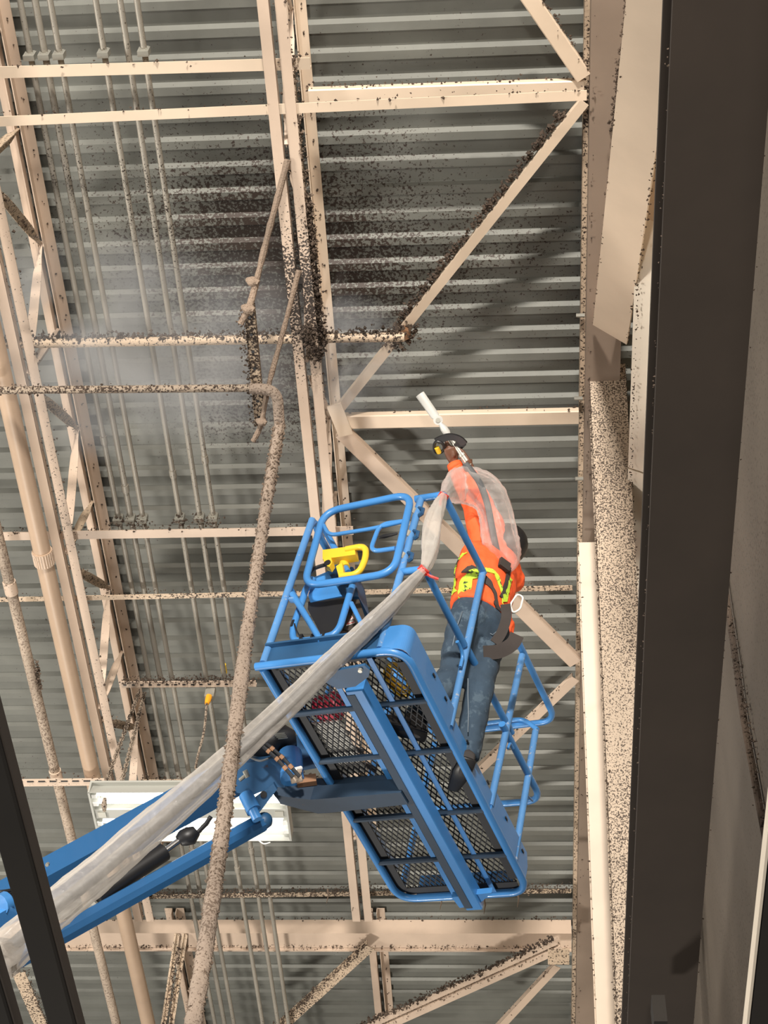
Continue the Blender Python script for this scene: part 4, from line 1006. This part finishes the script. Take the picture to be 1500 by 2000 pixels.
# ------------------------------------------------------------------ spray wand
def wp(k, off=V((0, 0, 0))): return bw(WA.lerp(WT, k) + off)
wand = thing('spray_wand', 'white spray wand with black trigger handle held up in the raised hand', 'wand', wp(0))
MB().tube([wp(-.04), wp(.10), wp(.10), wp(.13), wp(.13), wp(.36)], [.020, .020, .024, .024, .017, .017], 12).build('hose_coupling', 'galv', wand, smooth=True)
MB().tube([wp(.34), wp(.40), wp(.44), wp(.50), wp(.56), wp(.62)], [.014, .014, .022, .022, .013, .013], 12).build('barrel', 'wand_plastic', wand, smooth=True)
q = wp(.62); cdw = (C0 - q).normalized()
MB().tube([q - cdw * .016, q + cdw * .016], .028, 14).build('swivel', 'wand_plastic', wand, smooth=True)
MB().tube([q + cdw * .010, q + cdw * .022], .014, 12).build('swivel_pin', 'galv', wand, smooth=True)
MB().loft([wp(.65), wp(.68), wp(1.0)], [(.010, .018), (.013, .026), (.014, .028)], 14, cdw).build('nozzle', 'wand_plastic', wand, smooth=True)
def wq(u, v, z=2.0, push=.03): p = bp(u, v, 2, z); return bw(p + (CL - p).normalized() * push)
MB().sweep(smoothpath([wq(u, v) for u, v in ((853, 862), (866, 856), (880, 853), (896, 857), (907, 867))], 5), [[(-.006, -.022), (.006, -.022), (.006, .022), (-.006, .022)]] * 21, ref=RB @ V((0, 0, 1))).build('hand_guard', 'black_plastic', wand)
MB().tube(fillet([wq(u, v, 2.0, .04) for u, v in ((847, 872), (851, 861), (866, 866), (868, 878), (860, 885), (850, 884))], .02, 4, True), .009, 8, closed=True).build('trigger_loop', 'black_plastic', wand, smooth=True)
MB().tube([wq(853, 874, 2.0, .045), wq(858, 884, 2.0, .045)], .015, 10).build('trigger', 'yellow', wand, smooth=True, label='yellow trigger')
MB().bar(wq(892, 862, 2.0, .0), wq(905, 872, 2.0, .0), .05, .03).build('handle_block', 'black_plastic', wand)

# ------------------------------------------------------------------ plastic sleeve, inner hose, ties
def crumple(pts, rad, n=26, folds=.16, seed=1, k=5, flat=.8):
    rnd = random.Random(seed); sp = smoothpath(pts, k); R = lerps(rad, k)
    ph = [(rnd.randint(2, 9), rnd.uniform(0, 6.28), rnd.uniform(.3, 1)) for _ in range(7)]
    secs = []
    for i, r in enumerate(R):
        s = []
        for j in range(n):
            a = 2 * PI * j / n; f_ = 1.0
            for (m_, p_, w_) in ph: f_ += folds * w_ * math.sin(m_ * a + p_ + .10 * i * (1 if m_ % 2 else -1)) / 2
            f_ += rnd.uniform(-.035, .035)
            s.append((r * f_ * math.cos(a) * flat, r * f_ * math.sin(a)))
        secs.append(s)
    return MB().sweep(sp, secs, cap=False), sp
def pr_(px, dep): return px * dep / F
tie1 = bp(829, 1113, 1, -.03); tie2 = bp(866, 968, 1, -.02)
D1 = (RW.transposed() @ (bw(tie1) - C0)).z; D2 = (RW.transposed() @ (bw(tie2) - C0)).z
slv = thing('plastic_sleeve', 'long clear plastic sleeve tied to the basket rail, sweeping down left', 'sleeve', bw(tie1))
cpx = [(-900, 2560, 52), (-70, 1925, 46), (0, 1868, 48), (60, 1815, 45), (110, 1772, 43), (200, 1700, 39), (283, 1627, 36), (380, 1543, 31), (480, 1453, 26), (576, 1364, 24), (640, 1301, 23), (704, 1240, 22), (760, 1186, 20), (803, 1140, 15), (829, 1113, 9)]
n_ = len(cpx); deps = [6.6] + [7.30 + (D1 - .08 - 7.30) * (i / (n_ - 2)) for i in range(n_ - 1)]
b, sp1 = crumple([cm(u, v, d_) for (u, v, r), d_ in zip(cpx, deps)], [pr_(r, d_) for (u, v, r), d_ in zip(cpx, deps)], 30, .17, 3, 7)
b.build('sleeve_section', 'film', slv, smooth='all')
MB().tube(sp1, [min(.030, .55 * q) for q in lerps([pr_(r, d_) for (u, v, r), d_ in zip(cpx, deps)], 7)], 10).build('inner_hose', 'hose_grey', slv, smooth=True)
cp2 = [(829, 1113, 10), (836, 1090, 19), (842, 1055, 26), (848, 1015, 23), (857, 988, 17), (866, 968, 8)]
dd = [D1 - .08 + (D2 - D1) * (i / 5) for i in range(6)]
b, sp2 = crumple([cm(u, v, d_) for (u, v, r), d_ in zip(cp2, dd)], [pr_(r, d_) for (u, v, r), d_ in zip(cp2, dd)], 26, .20, 5, 7, .7)
b.build('sleeve_section', 'film', slv, smooth='all')
cp3 = [(866, 968, 9), (876, 953, 23), (890, 950, 34), (912, 949, 37), (938, 957, 38), (956, 973, 36), (968, 1000, 34), (976, 1040, 34), (984, 1075, 32), (988, 1100, 24), (986, 1117, 9)]
Dw = (RW.transposed() @ (bw(wrL) - C0)).z
dd3 = [D2 - .05, D2 + .2, Dw - .35, Dw - .28, Dw - .25, Dw - .27, Dw - .30, Dw - .34, Dw - .36, Dw - .38, Dw - .38]
b, sp3 = crumple([cm(u, v, d_) for (u, v, r), d_ in zip(cp3, dd3)], [pr_(r, d_) for (u, v, r), d_ in zip(cp3, dd3)], 26, .22, 9, 6, .6)
b.build('sleeve_section', 'film_clear', slv, smooth='all')
hp = [(908, 905), (922, 922), (938, 945), (952, 985), (960, 1025), (968, 1065), (976, 1092), (986, 1104)]
MB().tube(smoothpath([cm(u, v, Dw - .30) for u, v in hp], 6), .019, 10).build('inner_hose', 'hose_grey', slv, smooth=True)
def tie(label, c, r, tail, dirpx, dep):
    t = thing('red_cord', label, 'cord', bw(c)); cw = bw(c); dv = (cm(*dirpx[1], dep) - cm(*dirpx[0], dep)).normalized(); cw = cm(*dirpx[2], dep); a = dv.cross((C0 - cw).normalized()).normalized(); e = dv.cross(a)
    for k in range(3): MB().tube([cw + dv * (.010 * (k - 1)) + (a * math.cos(x * .524) + e * math.sin(x * .524)) * r for x in range(12)], .006, 6, closed=True).build('cord_wrap', 'red', t, smooth=True)
    MB().tube(smoothpath([cw + a * r, tail[0], tail[1]], 4), .0075, 6).build('cord_tail', 'red', t, smooth=True)
tie('red cord knotted round the sleeve at the middle rail', tie1 + V((0, -.06, 0)), .024, [cm(840, 1125, D1 - .1), cm(856, 1131, D1 - .1)], ((806, 1136), (832, 1108), (827, 1114)), D1 - .08)
tie('red cord knotted round the sleeve at the top rail', tie2 + V((0, -.06, 0)), .022, [cm(862, 975, D2 - .1), cm(860, 988, D2 - .1)], ((857, 986), (875, 955), (866, 969)), D2 - .05)

# ------------------------------------------------------------------ airborne dust
def cloud(label, u, v, z, rad, dens, col=(.75, .78, .82), scale=2.2, nm='dust_cloud'):
    c = at(u, v, z); name = 'smoke_%d' % len(MATS)
    smoke(name, col, dens, c, rad, scale)
    MB().ball(c, rad, 20, 12).build(nm, name, None, smooth='all', label=label, cat='dust', kind='stuff')
cloud('grey dust haze drifting across the left joist and conduits', 235, 680, 7.95, (1.25, .75, .42), 4.6, scale=2.0)
cloud('small grey dust puff beside the middle joist, blown by the spray', 690, 705, 8.05, (.34, .42, .32), 7.0, scale=3.5)

# ------------------------------------------------------------------ groups of repeats
GROUPS = {'bar_joist': 'bar joists under the roof deck', 'bridging_strut': 'struts across the joists', 'diagonal_brace': 'diagonal roof braces', 'knee_brace': 'knee braces by the eave',
          'hanger_rope': 'ropes of the trapeze hanger', 'chain': 'chains of the lamp', 'red_cord': 'red cords on the sleeve', 'steel_rail': 'dark rails at lower left', 'dust_cloud': 'clouds of blown dust'}
for o in list(COL.objects):
    g = GROUPS.get(o.name.split('.')[0])
    if g and o.parent is None: o['group'] = g
